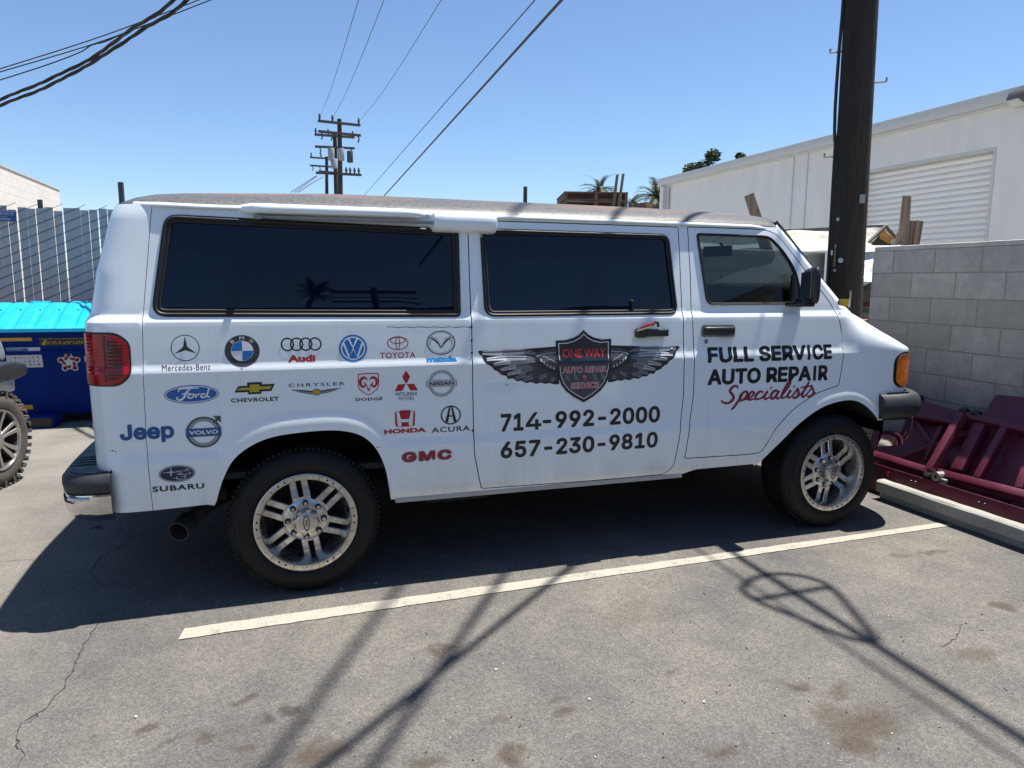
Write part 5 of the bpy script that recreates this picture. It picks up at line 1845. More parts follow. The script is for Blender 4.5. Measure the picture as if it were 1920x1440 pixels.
# ================================================================== fence and building behind
fn = thing('chain_link_fence', 'chain-link fence with upright grey privacy slats behind the dumpster', 'fence', (-3.2, 7, 0))
SLAT = M('grey_slat', (.40, .405, .415), .5, var=.18, scale=3, rvar=.1)
sm = MB(); x = -6.5; k = 0
while x < 2.5:
    w_ = .092 + random.uniform(-.004, .004); top = 2.435 + random.uniform(-.022, .012)
    if random.random() < .08: top -= .03
    tilt = random.uniform(-.004, .004)
    sm.box((x, 7.0 + random.uniform(-.004, .004), top / 2), (w_, .010, top), Matrix.Rotation(random.uniform(-.12, .12), 3, 'Z') @ Matrix.Rotation(tilt, 3, 'Y'))
    x += .1015 + random.uniform(-.008, .008); k += 1
sm.build('privacy_slats', [SLAT], fn)
wm = MB()
x = -6.5 - 5.5
while x < 2.5:
    a0 = max(0, (-6.5 - x)); z0_, z1_ = 0.05, 2.47
    # the strand climbs to the right in front of the slats and the other way behind them
    slope = .47
    xa, za = x, z0_; xb, zb = x + (z1_ - z0_) / slope, z1_
    if xb > -6.5:
        wm.tube([(xa, 6.985, za), (xb, 6.985, zb), (xb + .02, 6.985, zb + .02)], .0032, 5)
    x += .25
wm.build('wire_mesh', [M('weathered_mesh', (.045, .05, .06), .6, .3, var=.2)], fn, fixn=False)
POSTM = M('dark_post', (.06, .065, .07), .5, .5, var=.2)
for (u, v, z1) in ((230, 380, 2.79),):
    p = at(u, v, 1, 7.05); MB().tube([(p[0], 7.06, 0), (p[0] - .01, 7.06, z1)], .035, 10).build('fence_post', [POSTM], fn)
for x in (-4.9, 1.1): MB().tube([(x, 7.06, 0), (x, 7.06, 2.5)], .035, 10).build('fence_post', [POSTM], fn)
a = at(75, 379, 1, 7.1)
MB().tube([a + np.array([0, 0, -.15]), a + np.array([0, 0, .03])], .03, 8).build('post_cap', [POSTM], fn)
sg = thing('fence_sign', 'small blue and white fence company sign hung on the slats at the left edge', 'sign', (-3.3, 6.95, 2.33))
pA = at(0, 395, 1, 6.965); pB = at(31, 415, 1, 6.965)
x1, zt_, zb_ = float(pB[0]), float(pA[2]), float(pB[2]); x0 = x1 - .42
SGB = M('sign_blue', (.015, .06, .24), .4, var=.1); SGW = M('sign_white', (.62, .64, .68), .4, var=0)
MB().box(((x0 + x1) / 2, 6.968, (zt_ + zb_) / 2), (x1 - x0, .004, zt_ - zb_)).build('sign_plate', [SGB], sg)
tm = MB()


def flat_text(mb, txt, x0, x1, z0, z1, y, bold=.02, mat=0, skew=0.):
    V, T = text_tris(txt, 0., inter=True); lo, hi = V.min(0), V.max(0); N = (V - lo) / (hi - lo)
    yy = (lambda z: y(z)) if callable(y) else (lambda z: y)
    mb.add([(x0 + (x1 - x0) * a, yy(z0 + (z1 - z0) * b), z0 + (z1 - z0) * b) for a, b in N], T, mat)


hh = zt_ - zb_
flat_text(tm, 'TER FENCE', x1 - .325, x1 - .02, zb_ + hh * .60, zb_ + hh * .86, 6.9655); flat_text(tm, '730-2121', x1 - .24, x1 - .09, zb_ + hh * .36, zb_ + hh * .49, 6.9655)
for z in (.24, .16): tm.box(((x0 + x1) / 2, 6.9655, zb_ + hh * z), (.30, .001, hh * .035))
tm.box(((x0 + x1) / 2, 6.9655, zt_ - hh * .04), (x1 - x0, .001, hh * .03))
tm.build('sign_lettering', [SGW], sg, fixn=False)

# plywood behind the dumpster
q = MB().box((-3.62, 6.75, .60), (.9, .03, 1.14), Matrix.Rotation(-.14, 3, 'X')); tag(q.build('plywood_sheet', [m_wood('plywood', (.38, .22, .12), (.55, .36, .22), 0)]), 'tan plywood sheet leaning on the fence behind the dumpster', 'plywood')

# pale block building far left
lb = thing('block_building', 'tall pale pinkish block building beyond the fence at far left', 'building', (-7, 18, 0))
LBM = m_blocks('painted_block', 1, (.76, .70, .63), (.80, .74, .67), (.68, .62, .55), 4.13 - .203 * 30, 0., stain=.15)
MB().box((-8.5, 17.6, 2.06), (5.0, 7.7, 4.12)).build('wall', [LBM], lb)
MB().box((-8.5, 17.6, 4.135), (5.04, 7.74, .03)).build('parapet_cap', [M('parapet', (.55, .50, .45), .8)], lb)

# ================================================================== dumpster
dp = thing('dumpster', 'dark blue steel dumpster with a bright cyan ribbed lid', 'dumpster', (-2.05, 5.6, 0))
DB = M('dumpster_blue', (.001, .020, .165), .62, var=.25, scale=3, rvar=.12, bump=.05, bscale=9)
DB.node_tree.nodes['Principled BSDF'].inputs['Specular IOR Level'].default_value = .12
X0, X1 = -3.02, -1.02
fy = lambda z: float(np.interp(z, [.16, .93, 1.0], [5.199, 5.029, 4.989])) - .001
bodyp = [(5.22, .10), (5.20, .16), (5.03, .93), (4.99, 1.0), (4.99, 1.035), (6.18, 1.17), (6.18, .12)]
m = MB().prism(bodyp, lambda a, b, t: (t, a, b), X0, X1); m.build('bin', [DB], dp, bevel=.008)
m = MB().box(((X0 + X1) / 2, 5.055, .79), (1.99, .02, .035), Matrix.Rotation(.18, 3, 'X')); m.build('stiffening_rib', [DB], dp, bevel=.006)
for x in (-2.47, -1.4):
    MB().box((x, 5.24, .06), (.26, .5, .13)).build('fork_pocket', [DB], dp, bevel=.006)
    MB().box((x, 4.988, .06), (.20, .01, .09)).build('pocket_opening', [BLACK], dp)
for x in (-2.85, -1.2):
    for y in (5.35, 6.05): MB().lathe([(.0, -.03), (.06, -.03), (.07, -.015), (.07, .015), (.06, .03), (0, .03)], 20, (x, y, .07), 'x').build('caster', [RUBBER], dp)
LID = M('cyan_plastic', (.004, .36, .56), .45, var=.2, scale=4, rvar=.1)
R = []
n = 18
for i in range(n + 1):
    t = i / n; y = 4.955 + t * (6.12 - 4.955)
    z = 1.045 + .225 * math.sin(min(1, t * 1.02) * PI / 2) ** 1.1
    row = []
    for x in np.linspace(X0 - .03, X1 + .03, 240):
        f = ((x - X0) / .183 + .55 * t) % 1.0
        rib = max(0, min(1, (.5 - abs(f - .5) - .12) / .06)) * .016 * min(1, t * 9) * min(1, (1 - t) * 6 + .3)
        row.append((x, y, z + rib))
    R.append(row)
front = [(p[0], p[1] - .004, p[2] - .035) for p in R[0]]
MB().rows([front] + R).build('lid', [LID], dp, sharp=40)
m = MB()
for i in range(11):
    for (t, dx) in ((.42, .0), (.52, .05)):
        x = X0 + .183 * (i + .62) + dx - .183 * .55 * t
        m.lathe([(.0, .004), (.008, .003), (.009, -.02)], 8, (x, 4.955 + t * 1.165, 1.045 + .225 * math.sin(t * 1.02 * PI / 2) ** 1.1 + .012), 'z')
m.build('lid_bolt', [M('dark_bolt', (.0, .06, .10), .5, var=0)], dp)
for x in (-2.68, -2.3, -1.5): MB().tube([(x - .1, 6.14, 1.275), (x + .1, 6.14, 1.275)], .018, 8).build('hinge_bar', [LID], dp)


def dface(u, v):
    """x,z on the sloped front"""
    p = at(u, v, 1, 5.1)
    for _ in range(6): p = at(u, v, 1, fy(p[2]))
    return p[0], p[2]


def dquad(name, x0, x1, z0, z1, mat, lay=1):
    o = MB().add([(x0, fy(z0) - .002 * lay, z0), (x1, fy(z0) - .002 * lay, z0), (x1, fy(z1) - .002 * lay, z1), (x0, fy(z1) - .002 * lay, z1)], [(0, 1, 2, 3)])
    return o.build(name, [mat], dp, fixn=False) if name else o


YEL = M('yellow_reflector', (.62, .34, .01), .4, var=.08)
a = dface(0, 648); b = dface(60, 637); dquad('reflector_strip', a[0] - .06, b[0], b[1] - .012, dface(60, 638)[1] + .028, YEL)
a = dface(40, 768); b = dface(61, 759); dquad('reflector_strip', a[0] - .2, b[0], a[1], b[1], YEL)
a = dface(75, 648); b = dface(165, 633)
bz0, bz1 = dface(120, 647)[1], dface(120, 634)[1]
dquad('load_label', a[0], -1.25, bz0, bz1, BLACK)
LTX = M('label_yellow', (.40, .36, .05), .5, var=.1)
m = MB(); q0 = dface(86, 646)[0]; q1 = dface(151, 646)[0]; q2 = dface(158, 646)[0]
flat_text(m, 'MAXIMUM LOAD', q0, q2 + .22, bz0 + .010, bz1 - .012, lambda z: fy(z) - .004, .0)
m.build('label_lettering', [LTX], dp, fixn=False)
m = dquad(None, a[0], -1.25, bz1 - .005, bz1 - .001, LTX, 2)
ax = a[0]
m.add([(ax + .015, fy(bz0) - .004, bz0 + .004), (ax + .05, fy(bz0) - .004, bz0 + .004), (ax + .055, fy(bz0) - .004, bz0 + .03), (ax + .075, fy(bz1) - .004, bz1 - .012), (ax + .045, fy(bz1) - .004, bz1 - .016)], [(0, 1, 2, 3, 4)])
m.build('label_arrow', [LTX], dp, fixn=False)
PAP = M('label_paper', (.52, .54, .57), .5, var=.06)
a = dface(12, 660); b = dface(75, 651); dquad('notice_label', a[0], b[0], a[1], b[1], PAP); a2 = dface(12, 660); b2 = dface(52, 652); dquad('notice_band', a2[0], b2[0], a2[1] + .006, b2[1] - .004, M('band_blue', (.02, .13, .32), .5, var=.1), 2)
m = MB(); flat_text(m, 'Recycling', a2[0] + .005, a2[0] + .14, a2[1] + .018, a2[1] + .034, lambda z: fy(z) - .006, .0); m.build('notice_lettering', [SGW], dp, fixn=False)
a = dface(15, 690); b = dface(78, 665); dquad('notice_label', a[0], b[0], a[1], b[1], PAP)
m = MB()
for j in range(3):
    for i in range(7):
        x = a[0] + .03 + (b[0] - a[0] - .05) * i / 6.6; z = a[1] + .025 + (b[1] - a[1] - .035) * j / 2.6
        w_ = random.uniform(.008, .02); h_ = random.uniform(.005, .016)
        m.add([(x, fy(z) - .004, z), (x + w_, fy(z) - .004, z), (x + w_, fy(z + h_) - .004, z + h_), (x, fy(z + h_) - .004, z + h_)], [(0, 1, 2, 3)])
        m.add([(x - .004, fy(z) - .004, z - .006), (x + .022, fy(z) - .004, z - .006), (x + .022, fy(z) - .004, z - .004), (x - .004, fy(z) - .004, z - .004)], [(0, 1, 2, 3)])
m.build('notice_print', [M('print_grey', (.13, .14, .16), .6, var=.2)], dp, fixn=False)
# star of folded red bands
cx, cz_ = dface(130, 679)
def star_art(mb, mat, lay, R1, wd, seg=None):
    for k in range(5):
        a = PI / 2 + k * 2 * PI / 5; a2 = a + 2 * PI / 5
        p = np.array([math.cos(a), math.sin(a)]) * R1; q = np.array([math.cos(a2), math.sin(a2)]) * R1
        # each arm: a bent band from inner notch to tip and down the other side
        inn0 = np.array([math.cos(a - PI / 5), math.sin(a - PI / 5)]) * R1 * .46; inn1 = np.array([math.cos(a + PI / 5), math.sin(a + PI / 5)]) * R1 * .46
        C = catmull([inn0 * .95, p * .98 + (inn0 - p) * .2, p, p * .98 + (inn1 - p) * .2, inn1 * .95], 6)
        d = np.gradient(C, axis=0); d /= np.linalg.norm(d, axis=1)[:, None]; nn = np.stack([-d[:, 1], d[:, 0]], 1)
        rng_ = range(len(C) - 1) if seg is None else [i for i in range(len(C) - 1) if (i // 2) % 4 != seg]
        for i in rng_:
            Q4 = [C[i] + nn[i] * wd, C[i] - nn[i] * wd, C[i + 1] - nn[i + 1] * wd, C[i + 1] + nn[i + 1] * wd]
            mb.add([(cx + v_[0], fy(cz_ + v_[1]) - .002 * lay, cz_ + v_[1]) for v_ in Q4], [(0, 1, 2, 3)], mat)
m = MB(); star_art(m, 0, 1, .088, .026); star_art(m, 1, 2, .088, .018, 1)
P5 = []
for k in range(10):
    a = PI / 2 + k * PI / 5 + PI / 5; r = .055 if k % 2 == 1 else .03
    P5.append((cx + r * math.cos(a), fy(cz_ + r * math.sin(a)) - .006, cz_ + r * math.sin(a)))
m.add(P5 + [(cx, fy(cz_) - .006, cz_)], [(i, (i + 1) % 10, 10) for i in range(10)], 2)
m.build('star_emblem', [SGW, M('star_red', (.20, .015, .03), .5, var=.1), PAP], dp, fixn=False)
a = dface(159, 678); dquad('notice_label', a[0], a[0] + .12, a[1], a[1] + .06, PAP)

# ================================================================== off-road truck at the left edge
tk = thing('off_road_truck', 'silver grey off-road truck with black wheel flares and knobby tyres, cut by the left edge', 'truck', (-2.225, 2.5, 0))
HUB = CAM + ray(4, 826) * 5.34
tk.rotation_euler = (0, 0, 1.309)
SIL = M('silver_paint', (.30, .34, .37), .28, .3, var=.05, coat=.5); FLR = M('flare_plastic', (.018, .020, .023), .4, var=.2, rvar=.08)
def trw(dx):
    w = bpy.data.objects.new('wheel', None); COL.objects.link(w); w.parent = tk
    ty = MB().lathe([(.235, .03), (.25, .005), (.29, -.006), (.33, .0), (.36, .02), (.378, .045), (.383, .08), (.384, .13), (.383, .2), (.375, .235), (.33, .27), (.24, .25)], 72)
    for k in range(40):
        a = 2 * PI * k / 40
        for (yy, r_, aa, s_) in ((.03, .378, 0, (.030, .06, .022)), (.105, .388, .08, (.034, .05, .016)), (.175, .388, .0, (.034, .05, .016)), (.235, .378, .08, (.030, .06, .022))):
            a_ = a + aa; Rm = Matrix(((math.cos(a_), 0, -math.sin(a_)), (0, 1, 0), (math.sin(a_), 0, math.cos(a_))))
            ty.box((r_ * math.cos(a_), yy, r_ * math.sin(a_)), (s_[2], s_[1], s_[0]), Rm)
        if k % 2 == 0:
            Rm = Matrix(((math.cos(a), 0, -math.sin(a)), (0, 1, 0), (math.sin(a), 0, math.cos(a)))); ty.box((.345 * math.cos(a), .006, .345 * math.sin(a)), (.045, .014, .022), Rm)
    ty.build('tyre', [M('dusty_tyre', (.075, .065, .055), .85, var=.45, scale=18)], w, local=True, sharp=30)
    rim = MB().lathe([(.245, .012), (.238, -.002), (.228, .0), (.222, .02), (.205, .10), (.19, .16), (.0, .165)], 72, mats=[0, 0, 0, 1, 1, 1])
    for k in range(6):
        a = k * PI / 3 + .35; d_ = Vector((math.cos(a), 0, math.sin(a))); n_ = Vector((-math.sin(a), 0, math.cos(a)))
        for s in (-1, 1):
            V = []
            for r_, o_, hw, yy in ((.05, .012, .012, .030), (.13, .022, .015, .022), (.226, .038, .020, .004)):
                for dn, dy in ((-hw, .004), (-hw + .004, 0), (hw - .004, 0), (hw, .004), (hw, .04), (-hw, .04)):
                    V.append(d_ * r_ + n_ * (o_ * s + dn) + Vector((0, yy + dy, 0)))
            for i in range(2): rim.add(V[6 * i:6 * i + 12], [(j, (j + 1) % 6, 6 + (j + 1) % 6, 6 + j) for j in range(6)] + [tuple(range(6)), tuple(range(6, 12))])
    rim.lathe([(.0, .012), (.035, .012), (.042, .018), (.05, .03), (.085, .036), (.09, .10)], 32)
    rim.build('rim', [M('bright_alloy', (.52, .50, .47), .3, .9, var=.15), DARK], w, local=True, sharp=35)
    w.location = Vector((dx, 2.42, .385)) - Vector(tk.location)
    return w
w_ = trw(-2.225); w_.scale = (.95, .95, .95); w_.location.z = .364
w2 = copy_tree(w_, tk); w2.location.x -= 2.75
# fender and bonnet, profile swept across
def sweep_body(prof, y0, y1, name, mat, bev=.03):
    m = MB().prism(prof, lambda a, b, t: (a, t, b), y0, y1); return m.build(name, [mat], tk, bevel=bev, seg=4)
sweep_body([(-5.9, .50), (-5.95, 1.05), (-5.85, 1.08), (-3.35, 1.10), (-3.3, 1.16), (-2.18, 1.165), (-2.03, 1.14), (-1.955, 1.09), (-1.92, 1.01), (-1.915, .93), (-2.7, .93), (-2.72, .50)], 2.52, 4.10, 'body', SIL)
cab = MB().prism([(-5.2, 1.05), (-5.05, 1.72), (-3.75, 1.74), (-3.25, 1.15)], lambda a, b, t: (a, t, b), 2.62, 4.0); cab.build('cab', [SIL], tk, bevel=.04, seg=3)
MB().prism([(-5.0, 1.16), (-4.9, 1.64), (-3.84, 1.66), (-3.48, 1.18)], lambda a, b, t: (a, t, b), 2.610, 2.64).build('window', [GLASS], tk)
for cx_ in (-2.245, -4.995):
    arc = [(cx_ + .425 * math.cos(a), .385 + .425 * math.sin(a)) for a in np.linspace(.95, PI - .3, 12)]
    pf = [(cx_ + .345, .905), (cx_ + .365, .87), (cx_ + .355, .815), (cx_ + .25, .80)] + arc[2:] + [(cx_ - .47, .52), (cx_ - .50, .62), (cx_ - .44, .82), (cx_ - .30, .925), (cx_ + .20, .935)]
    MB().prism(pf, lambda p, q, t: (p, t, q), 2.39, 2.62).build('wheel_flare', [FLR], tk, bevel=.02, seg=3, sharp=40)
MB().box((-1.98, 3.25, .735), (.20, 1.5, .10)).build('front_bumper', [M('silver_bumper', (.50, .52, .54), .3, .6, var=.08)], tk, bevel=.015)
MB().box((-3.9, 3.3, .55), (3.6, 1.3, .25)).build('chassis', [UNDER], tk)
MB().box((-2.55, 2.86, .60), (.75, .5, .6)).build('wheel_well', [WELL], tk)

tk.location = (HUB[0] + .08 * -.97, HUB[1] + .08 * .26, 0)

# ================================================================== maroon steel ramps by the wall
MT = NT('maroon_paint'); p_ = MT.pos(); n1 = MT.noise(4.5, 6, .65, p_); n2 = MT.noise(34, 5, .7, p_); n3 = MT.noise(11, 6, .7, p_)
k_ = MT.mix(MT.mr(n1, .3, .7), (.075, .008, .022), (.135, .016, .038))
k_ = MT.mix(MT.mr(n3, .60, .68, 0, .7), k_, MT.mix(n2, (.060, .030, .022), (.20, .085, .075)))
k_ = MT.mix(MT.mr(n2, .66, .72, 0, .5), k_, (.22, .13, .13))
MT.set(col=k_, rough=MT.mr(n1, .3, .7, .38, .6)); MT.bump(n2, .15, .004); MAR = MT.mat
MARD = MAR
ramp = thing('steel_ramp', 'maroon steel ramp frame with crossed braces leaning on the block wall beyond the wheel stop', 'ramp', (4.6, .0, 0))
p0 = np.array([4.33, 0, .235]); p1 = np.array([4.775, 0, .79])
nrm = np.array([-(p1[2] - p0[2]), 0, (p1[0] - p0[0])]); nrm /= np.linalg.norm(nrm)
def onr(u, v, off=0.):
    d = ray(u, v); t = ((p0 + nrm * off - CAM) @ nrm) / (d @ nrm); return CAM + d * t
def rbeam(a, b, w_, h_, off, name):
    A_, B_ = onr(*a, off), onr(*b, off); return MB().beam(A_, B_, w_, h_, tuple(nrm)).build(name, [MAR], ramp, bevel=.005)
rbeam((1640, 852), (1748, 886), .05, .05, .03, 'rail'); rbeam((1748, 884), (1935, 932), .05, .055, .05, 'rail'); rbeam((1812, 780), (1960, 815), .05, .055, .05, 'rail')
rbeam((1690, 776), (1808, 797), .04, .06, .02, 'rail')
rbeam((1806, 777), (1744, 884), .055, .07, .10, 'crossbar'); rbeam((1841, 796), (1796, 884), .085, .06, .03, 'crossbar'); rbeam((1886, 804), (1834, 898), .05, .06, .045, 'crossbar'); rbeam((1931, 868), (1912, 918), .05, .06, .045, 'crossbar')
rbeam((1716, 788), (1775, 874), .035, .03, .0, 'brace'); rbeam((1828, 808), (1694, 857), .035, .03, .004, 'brace'); rbeam((1766, 800), (1734, 866), .035, .035, .008, 'brace'); rbeam((1757, 842), (1740, 842), .03, .03, .0, 'brace')
rbeam((1898, 910), (1922, 862), .02, .02, .02, 'cylinder_rod')
m = MB(); Q = [onr(1655, 752, -.03), onr(1990, 830, -.03), onr(1990, 965, -.03), onr(1620, 862, -.03)]
m.add(Q + [q - nrm * .012 for q in Q], [(0, 1, 2, 3), (7, 6, 5, 4), (0, 4, 5, 1), (1, 5, 6, 2), (2, 6, 7, 3), (3, 7, 4, 0)]); m.build('deck_plate', [MAR], ramp)
m = MB(); Q = [onr(1690, 742, .02), onr(1812, 774, .02), onr(1800, 796, .02), onr(1690, 778, .02)]
m.add(Q + [q - nrm * .02 for q in Q], [(0, 1, 2, 3), (7, 6, 5, 4), (0, 4, 5, 1), (1, 5, 6, 2), (2, 6, 7, 3), (3, 7, 4, 0)]); m.build('top_plate', [MAR], ramp)
m = MB(); a = onr(1781, 782, .024); m.lathe([(.0, .0), (.028, .002), (.034, -.004)], 14, tuple(a), 'z'); m.build('plate_hole', [BLACK], ramp)
for (u, v) in ((1808, 771), (1831, 776)):
    a = onr(u, v, .06); MB().lathe([(.0, -.03), (.022, -.03), (.03, -.01), (.03, .01), (.022, .03), (.0, .03)], 14, tuple(a), 'y').build('pivot_roller', [BLACK], ramp)
a = onr(1760, 893, .08); MB().lathe([(.012, -.03), (.034, -.03), (.034, .03), (.012, .03), (.012, -.03)], 18, tuple(a), 'x').build('pulley', [STEEL], ramp)
MB().box(onr(1762, 905, .055), (.03, .11, .07)).build('bracket', [STEEL], ramp, bevel=.004)
a = onr(1740, 888, .10); MB().lathe([(.0, -.02), (.018, -.02), (.018, .02), (.0, .02)], 14, tuple(a), 'x').build('pivot_bolt', [STEEL], ramp)
sk = thing('loading_ramp', 'low dark maroon steel trough lying behind the wheel stop under the ramp frame', 'ramp', (4.45, -.5, 0))
MB().prism([(4.180, .0), (4.205, .215), (4.213, .215), (4.20, .02), (4.83, .02), (4.83, .008), (4.2, .008)], lambda a, b, t: (a, t, b), 1.25, -2.6).build('trough', [MAR], sk, bevel=.004)
for (u, v) in ((1709, 902), (1717, 904), (1836, 942), (1847, 945)):
    a = at(u, v, 0, 4.185); MB().lathe([(.0, -.012), (.006, -.010), (.008, .0)], 8, (a[0], a[1], a[2]), 'x').build('bolt_hole', [BLACK], sk)
a = at(1665, 889, 0, 4.19); MB().box(a, (.006, .012, .035)).build('red_light_marker', [M('marker_red', (.5, .02, .02), .4, var=0)], sk)
pt = thing('steel_plate', 'flat maroon steel plate propped against the block wall at the right edge', 'plate', (4.8, -.2, 0))
Q = [at(1868, 740, 0, 4.83), at(1990, 752, 0, 4.83), at(1990, 826, 0, 4.64), at(1838, 786, 0, 4.64)]
Q = [np.array(q) for q in Q]; nn_ = np.cross(Q[1] - Q[0], Q[3] - Q[0]); nn_ /= np.linalg.norm(nn_)
MB().add(Q + [q + nn_ * .014 for q in Q], [(0, 1, 2, 3), (7, 6, 5, 4), (0, 4, 5, 1), (1, 5, 6, 2), (2, 6, 7, 3), (3, 7, 4, 0)]).build('plate', [MAR], pt)
MB().beam(Q[2] * .5 + Q[3] * .5, Q[2] * .5 + Q[3] * .5 - np.array([.05, 0, .55]), .04, .04).build('prop', [MAR], pt)
pk = thing('metal_sheet', 'flat maroon steel panel with a pale patch behind the van bumper', 'panel', (4.9, .9, 0))
Q = [at(1695, 738, 0, 4.835), at(1730, 742, 0, 4.835), at(1733, 790, 0, 4.80), at(1690, 790, 0, 4.80)]
Q[0] = Q[0] + np.array([0, .5, .02]); Q[3] = Q[3] + np.array([0, .5, 0])
MB().add(Q + [q + np.array([.01, 0, 0]) for q in Q], [(0, 1, 2, 3), (7, 6, 5, 4), (0, 4, 5, 1), (1, 5, 6, 2), (2, 6, 7, 3), (3, 7, 4, 0)]).build('panel', [MAR], pk)
Q = [at(1700, 740, 0, 4.828), at(1726, 744, 0, 4.828), at(1726, 752, 0, 4.824), at(1700, 750, 0, 4.824)]
MB().add(Q, [(0, 1, 2, 3)]).build('pale_patch', [M('scuffed_maroon', (.24, .10, .13), .6, var=.5, scale=30)], pk)
MB().box((4.81, float(at(1731, 760, 0, 4.81)[1]), .30), (.03, .03, .60)).build('panel_leg', [MAR], pk)

# ================================================================== warehouse
wh = thing('warehouse', 'large white warehouse with a roll-up door behind the block wall at right', 'warehouse', (18, 4, 0))
STU = NT('white_stucco'); n_ = STU.noise(3, 6, .6, STU.scalev((1, 1, .25), STU.pos()))
STU.set(col=STU.mix(STU.mr(n_, .3, .7), (.63, .62, .595), (.70, .69, .665)), rough=.9); STU.bump(STU.noise(70, 4, .6, STU.pos()), .15, .01); STU = STU.mat
DY0, DY1, DZ = 6.075, 9.2, 3.92
m = MB(); m.box((12.15, (17.42 + DY1) / 2, 2.35), (.3, 17.42 - DY1, 4.7)); m.box((12.15, (DY0 - 14) / 2, 2.35), (.3, DY0 + 14, 4.7)); m.box((12.15, (DY0 + DY1) / 2, (4.7 + DZ) / 2), (.3, DY1 - DY0, 4.7 - DZ))
m.box((18, 17.27, 2.35), (11.4, .3, 4.7)); m.build('wall', [STU], wh, fixn=False)
FAS = M('painted_fascia', (.50, .50, .49), .5, var=.08)
m = MB(); m.box((11.93, 1.6, 4.755), (.14, 31.9, .20)); m.box((11.88, 1.6, 4.85), (.05, 31.9, .03)); m.box((11.96, 1.6, 4.63), (.09, 31.8, .05)); m.build('fascia', [FAS], wh, bevel=.006)
MB().box((18, 1.6, 4.80), (12, 31.8, .06)).build('roof', [FAS], wh)
for y in (11.29, 10.80): MB().box((11.994, y, 2.3), (.016, .035, 4.6)).build('wall_joint', [FAS], wh)
m = MB(); m.box((11.93, 17.32, 2.3), (.14, .20, 4.6)); m.build('corner_post', [STU], wh)
MB().tube([(11.95, 17.05, 4.55), (11.95, 17.05, 0)], .04, 8).build('downpipe', [FAS], wh)
R = []
zz = DZ; first = True
while zz > 0:
    for q in range(6):
        t = q / 6; R.append([(12.20 - .034 * math.sin(PI * t) ** .8, y, zz - .112 * t) for y in (DY0, DY1)])
    zz -= .112
ROLL = M('roller_slats', (.66, .66, .645), .5, var=.05, scale=2)
rd = MB().rows(R).build('roller_door', [ROLL], wh, sharp=30)
MB().box((12.09, (DY0 + DY1) / 2, DZ + .02), (.19, DY1 - DY0, .06)).build('door_hood', [FAS], rd)
for y in (DY0 + .02, DY1 - .02): MB().box((12.08, y, DZ / 2), (.18, .05, DZ)).build('door_guide', [FAS], rd)
fl = thing('flood_light', 'small grey flood light fixed high on the warehouse wall at the right edge', 'flood light', (11.9, 5.75, 4.5))
p = at(1911, 185, 0, 11.85)
MB().box(p, (.26, .26, .16), Matrix.Rotation(.35, 3, 'Y')).build('housing', [M('lamp_bronze', (.12, .11, .10), .5, var=.1)], fl, bevel=.02)
MB().box(p + np.array([-.06, 0, -.075]), (.20, .22, .03), Matrix.Rotation(.35, 3, 'Y')).build('lens', [M('frosted_lens', (.55, .55, .52), .3, var=.05)], fl, bevel=.006)
MB().box(p + np.array([.12, 0, -.03]), (.12, .08, .08)).build('bracket', [STEEL], fl)

# ================================================================== tarps, boards and clutter behind the wall
TARP = NT('beige_tarp'); n_ = TARP.noise(2.5, 6, .6, TARP.pos()); TARP.set(col=TARP.mix(TARP.mr(n_, .3, .7), (.52, .47, .38), (.66, .61, .51)), rough=.8); TARP.bump(TARP.noise(7, 5, .6, TARP.scalev((1, 1, 3), TARP.pos()), ), .5, .05); TARP = TARP.mat
def cloth(P00, P01, P10, P11, amp, name, mat, parent, n=26, seed=0, k=(9, 5), sag_=.0):
    r_ = np.random.default_rng(seed); ph = r_.random(12) * 6.28
    R = []
    for i in range(n + 1):
        row = []
        for j in range(n + 1):
            s, t = i / n, j / n
            p = (np.array(P00) * (1 - s) + np.array(P10) * s) * (1 - t) + (np.array(P01) * (1 - s) + np.array(P11) * s) * t
            w_ = 0
            for q in range(5):
                w_ += math.sin((k[0] * (.6 + .5 * q)) * s + ph[q] + 2.2 * math.sin(k[1] * t + ph[q + 5])) / (1.3 + q)
            p = p + np.array([0, 0, 1.]) * (amp * w_ - sag_ * 4 * s * (1 - s)) + np.array([amp * .5 * math.cos(7 * s + 4 * t + ph[0]), 0, 0])
            row.append(tuple(p))
        R.append(row)
    return MB().rows(R).build(name, [mat], parent, sharp=60, fixn=False)
cn = thing('tarp_canopy', 'beige tarp canopy with a dark open gable, right of the utility pole behind the wall', 'canopy', (9, 4.2, 0))
apex = far(1660, 424, 10.6); apex_f = far(1452, 433, 15.5); eL = far(1618, 465, 10.3); eL_f = far(1400, 470, 14.2); eR = far(1694, 462, 11.4)
cloth(apex, apex_f, eL, eL_f, .018, 'canopy_roof', TARP, cn, seed=3, sag_=.05)
eRf = eR + (apex_f - apex)
cloth(apex, apex_f, eR, eRf, .012, 'canopy_roof', TARP, cn, seed=4)
m = MB(); m.tube([eL, apex, eR], .022, 8); m.tube([apex, apex_f], .022, 8)
for q in (eL, eR, eL_f, eRf): m.tube([q, (q[0], q[1], 0)], .022, 8)
m.build('canopy_frame', [M('rusty_frame', (.05, .04, .035), .6, .3, var=.3)], cn)
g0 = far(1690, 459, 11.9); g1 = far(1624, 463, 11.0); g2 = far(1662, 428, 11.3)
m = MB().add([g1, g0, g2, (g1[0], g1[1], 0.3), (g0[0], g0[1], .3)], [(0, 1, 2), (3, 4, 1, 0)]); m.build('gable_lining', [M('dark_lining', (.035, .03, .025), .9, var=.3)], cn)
a, b, c_ = far(1640, 440, 10.9), far(1684, 442, 11.2), far(1664, 427, 10.9)
cloth(a, c_, a * .4 + b * .6 - np.array([0, 0, .10]), b, .02, 'yellow_curtain', M('ochre_cloth', (.30, .17, .05), .8, var=.3, scale=8), cn, n=10, seed=5)
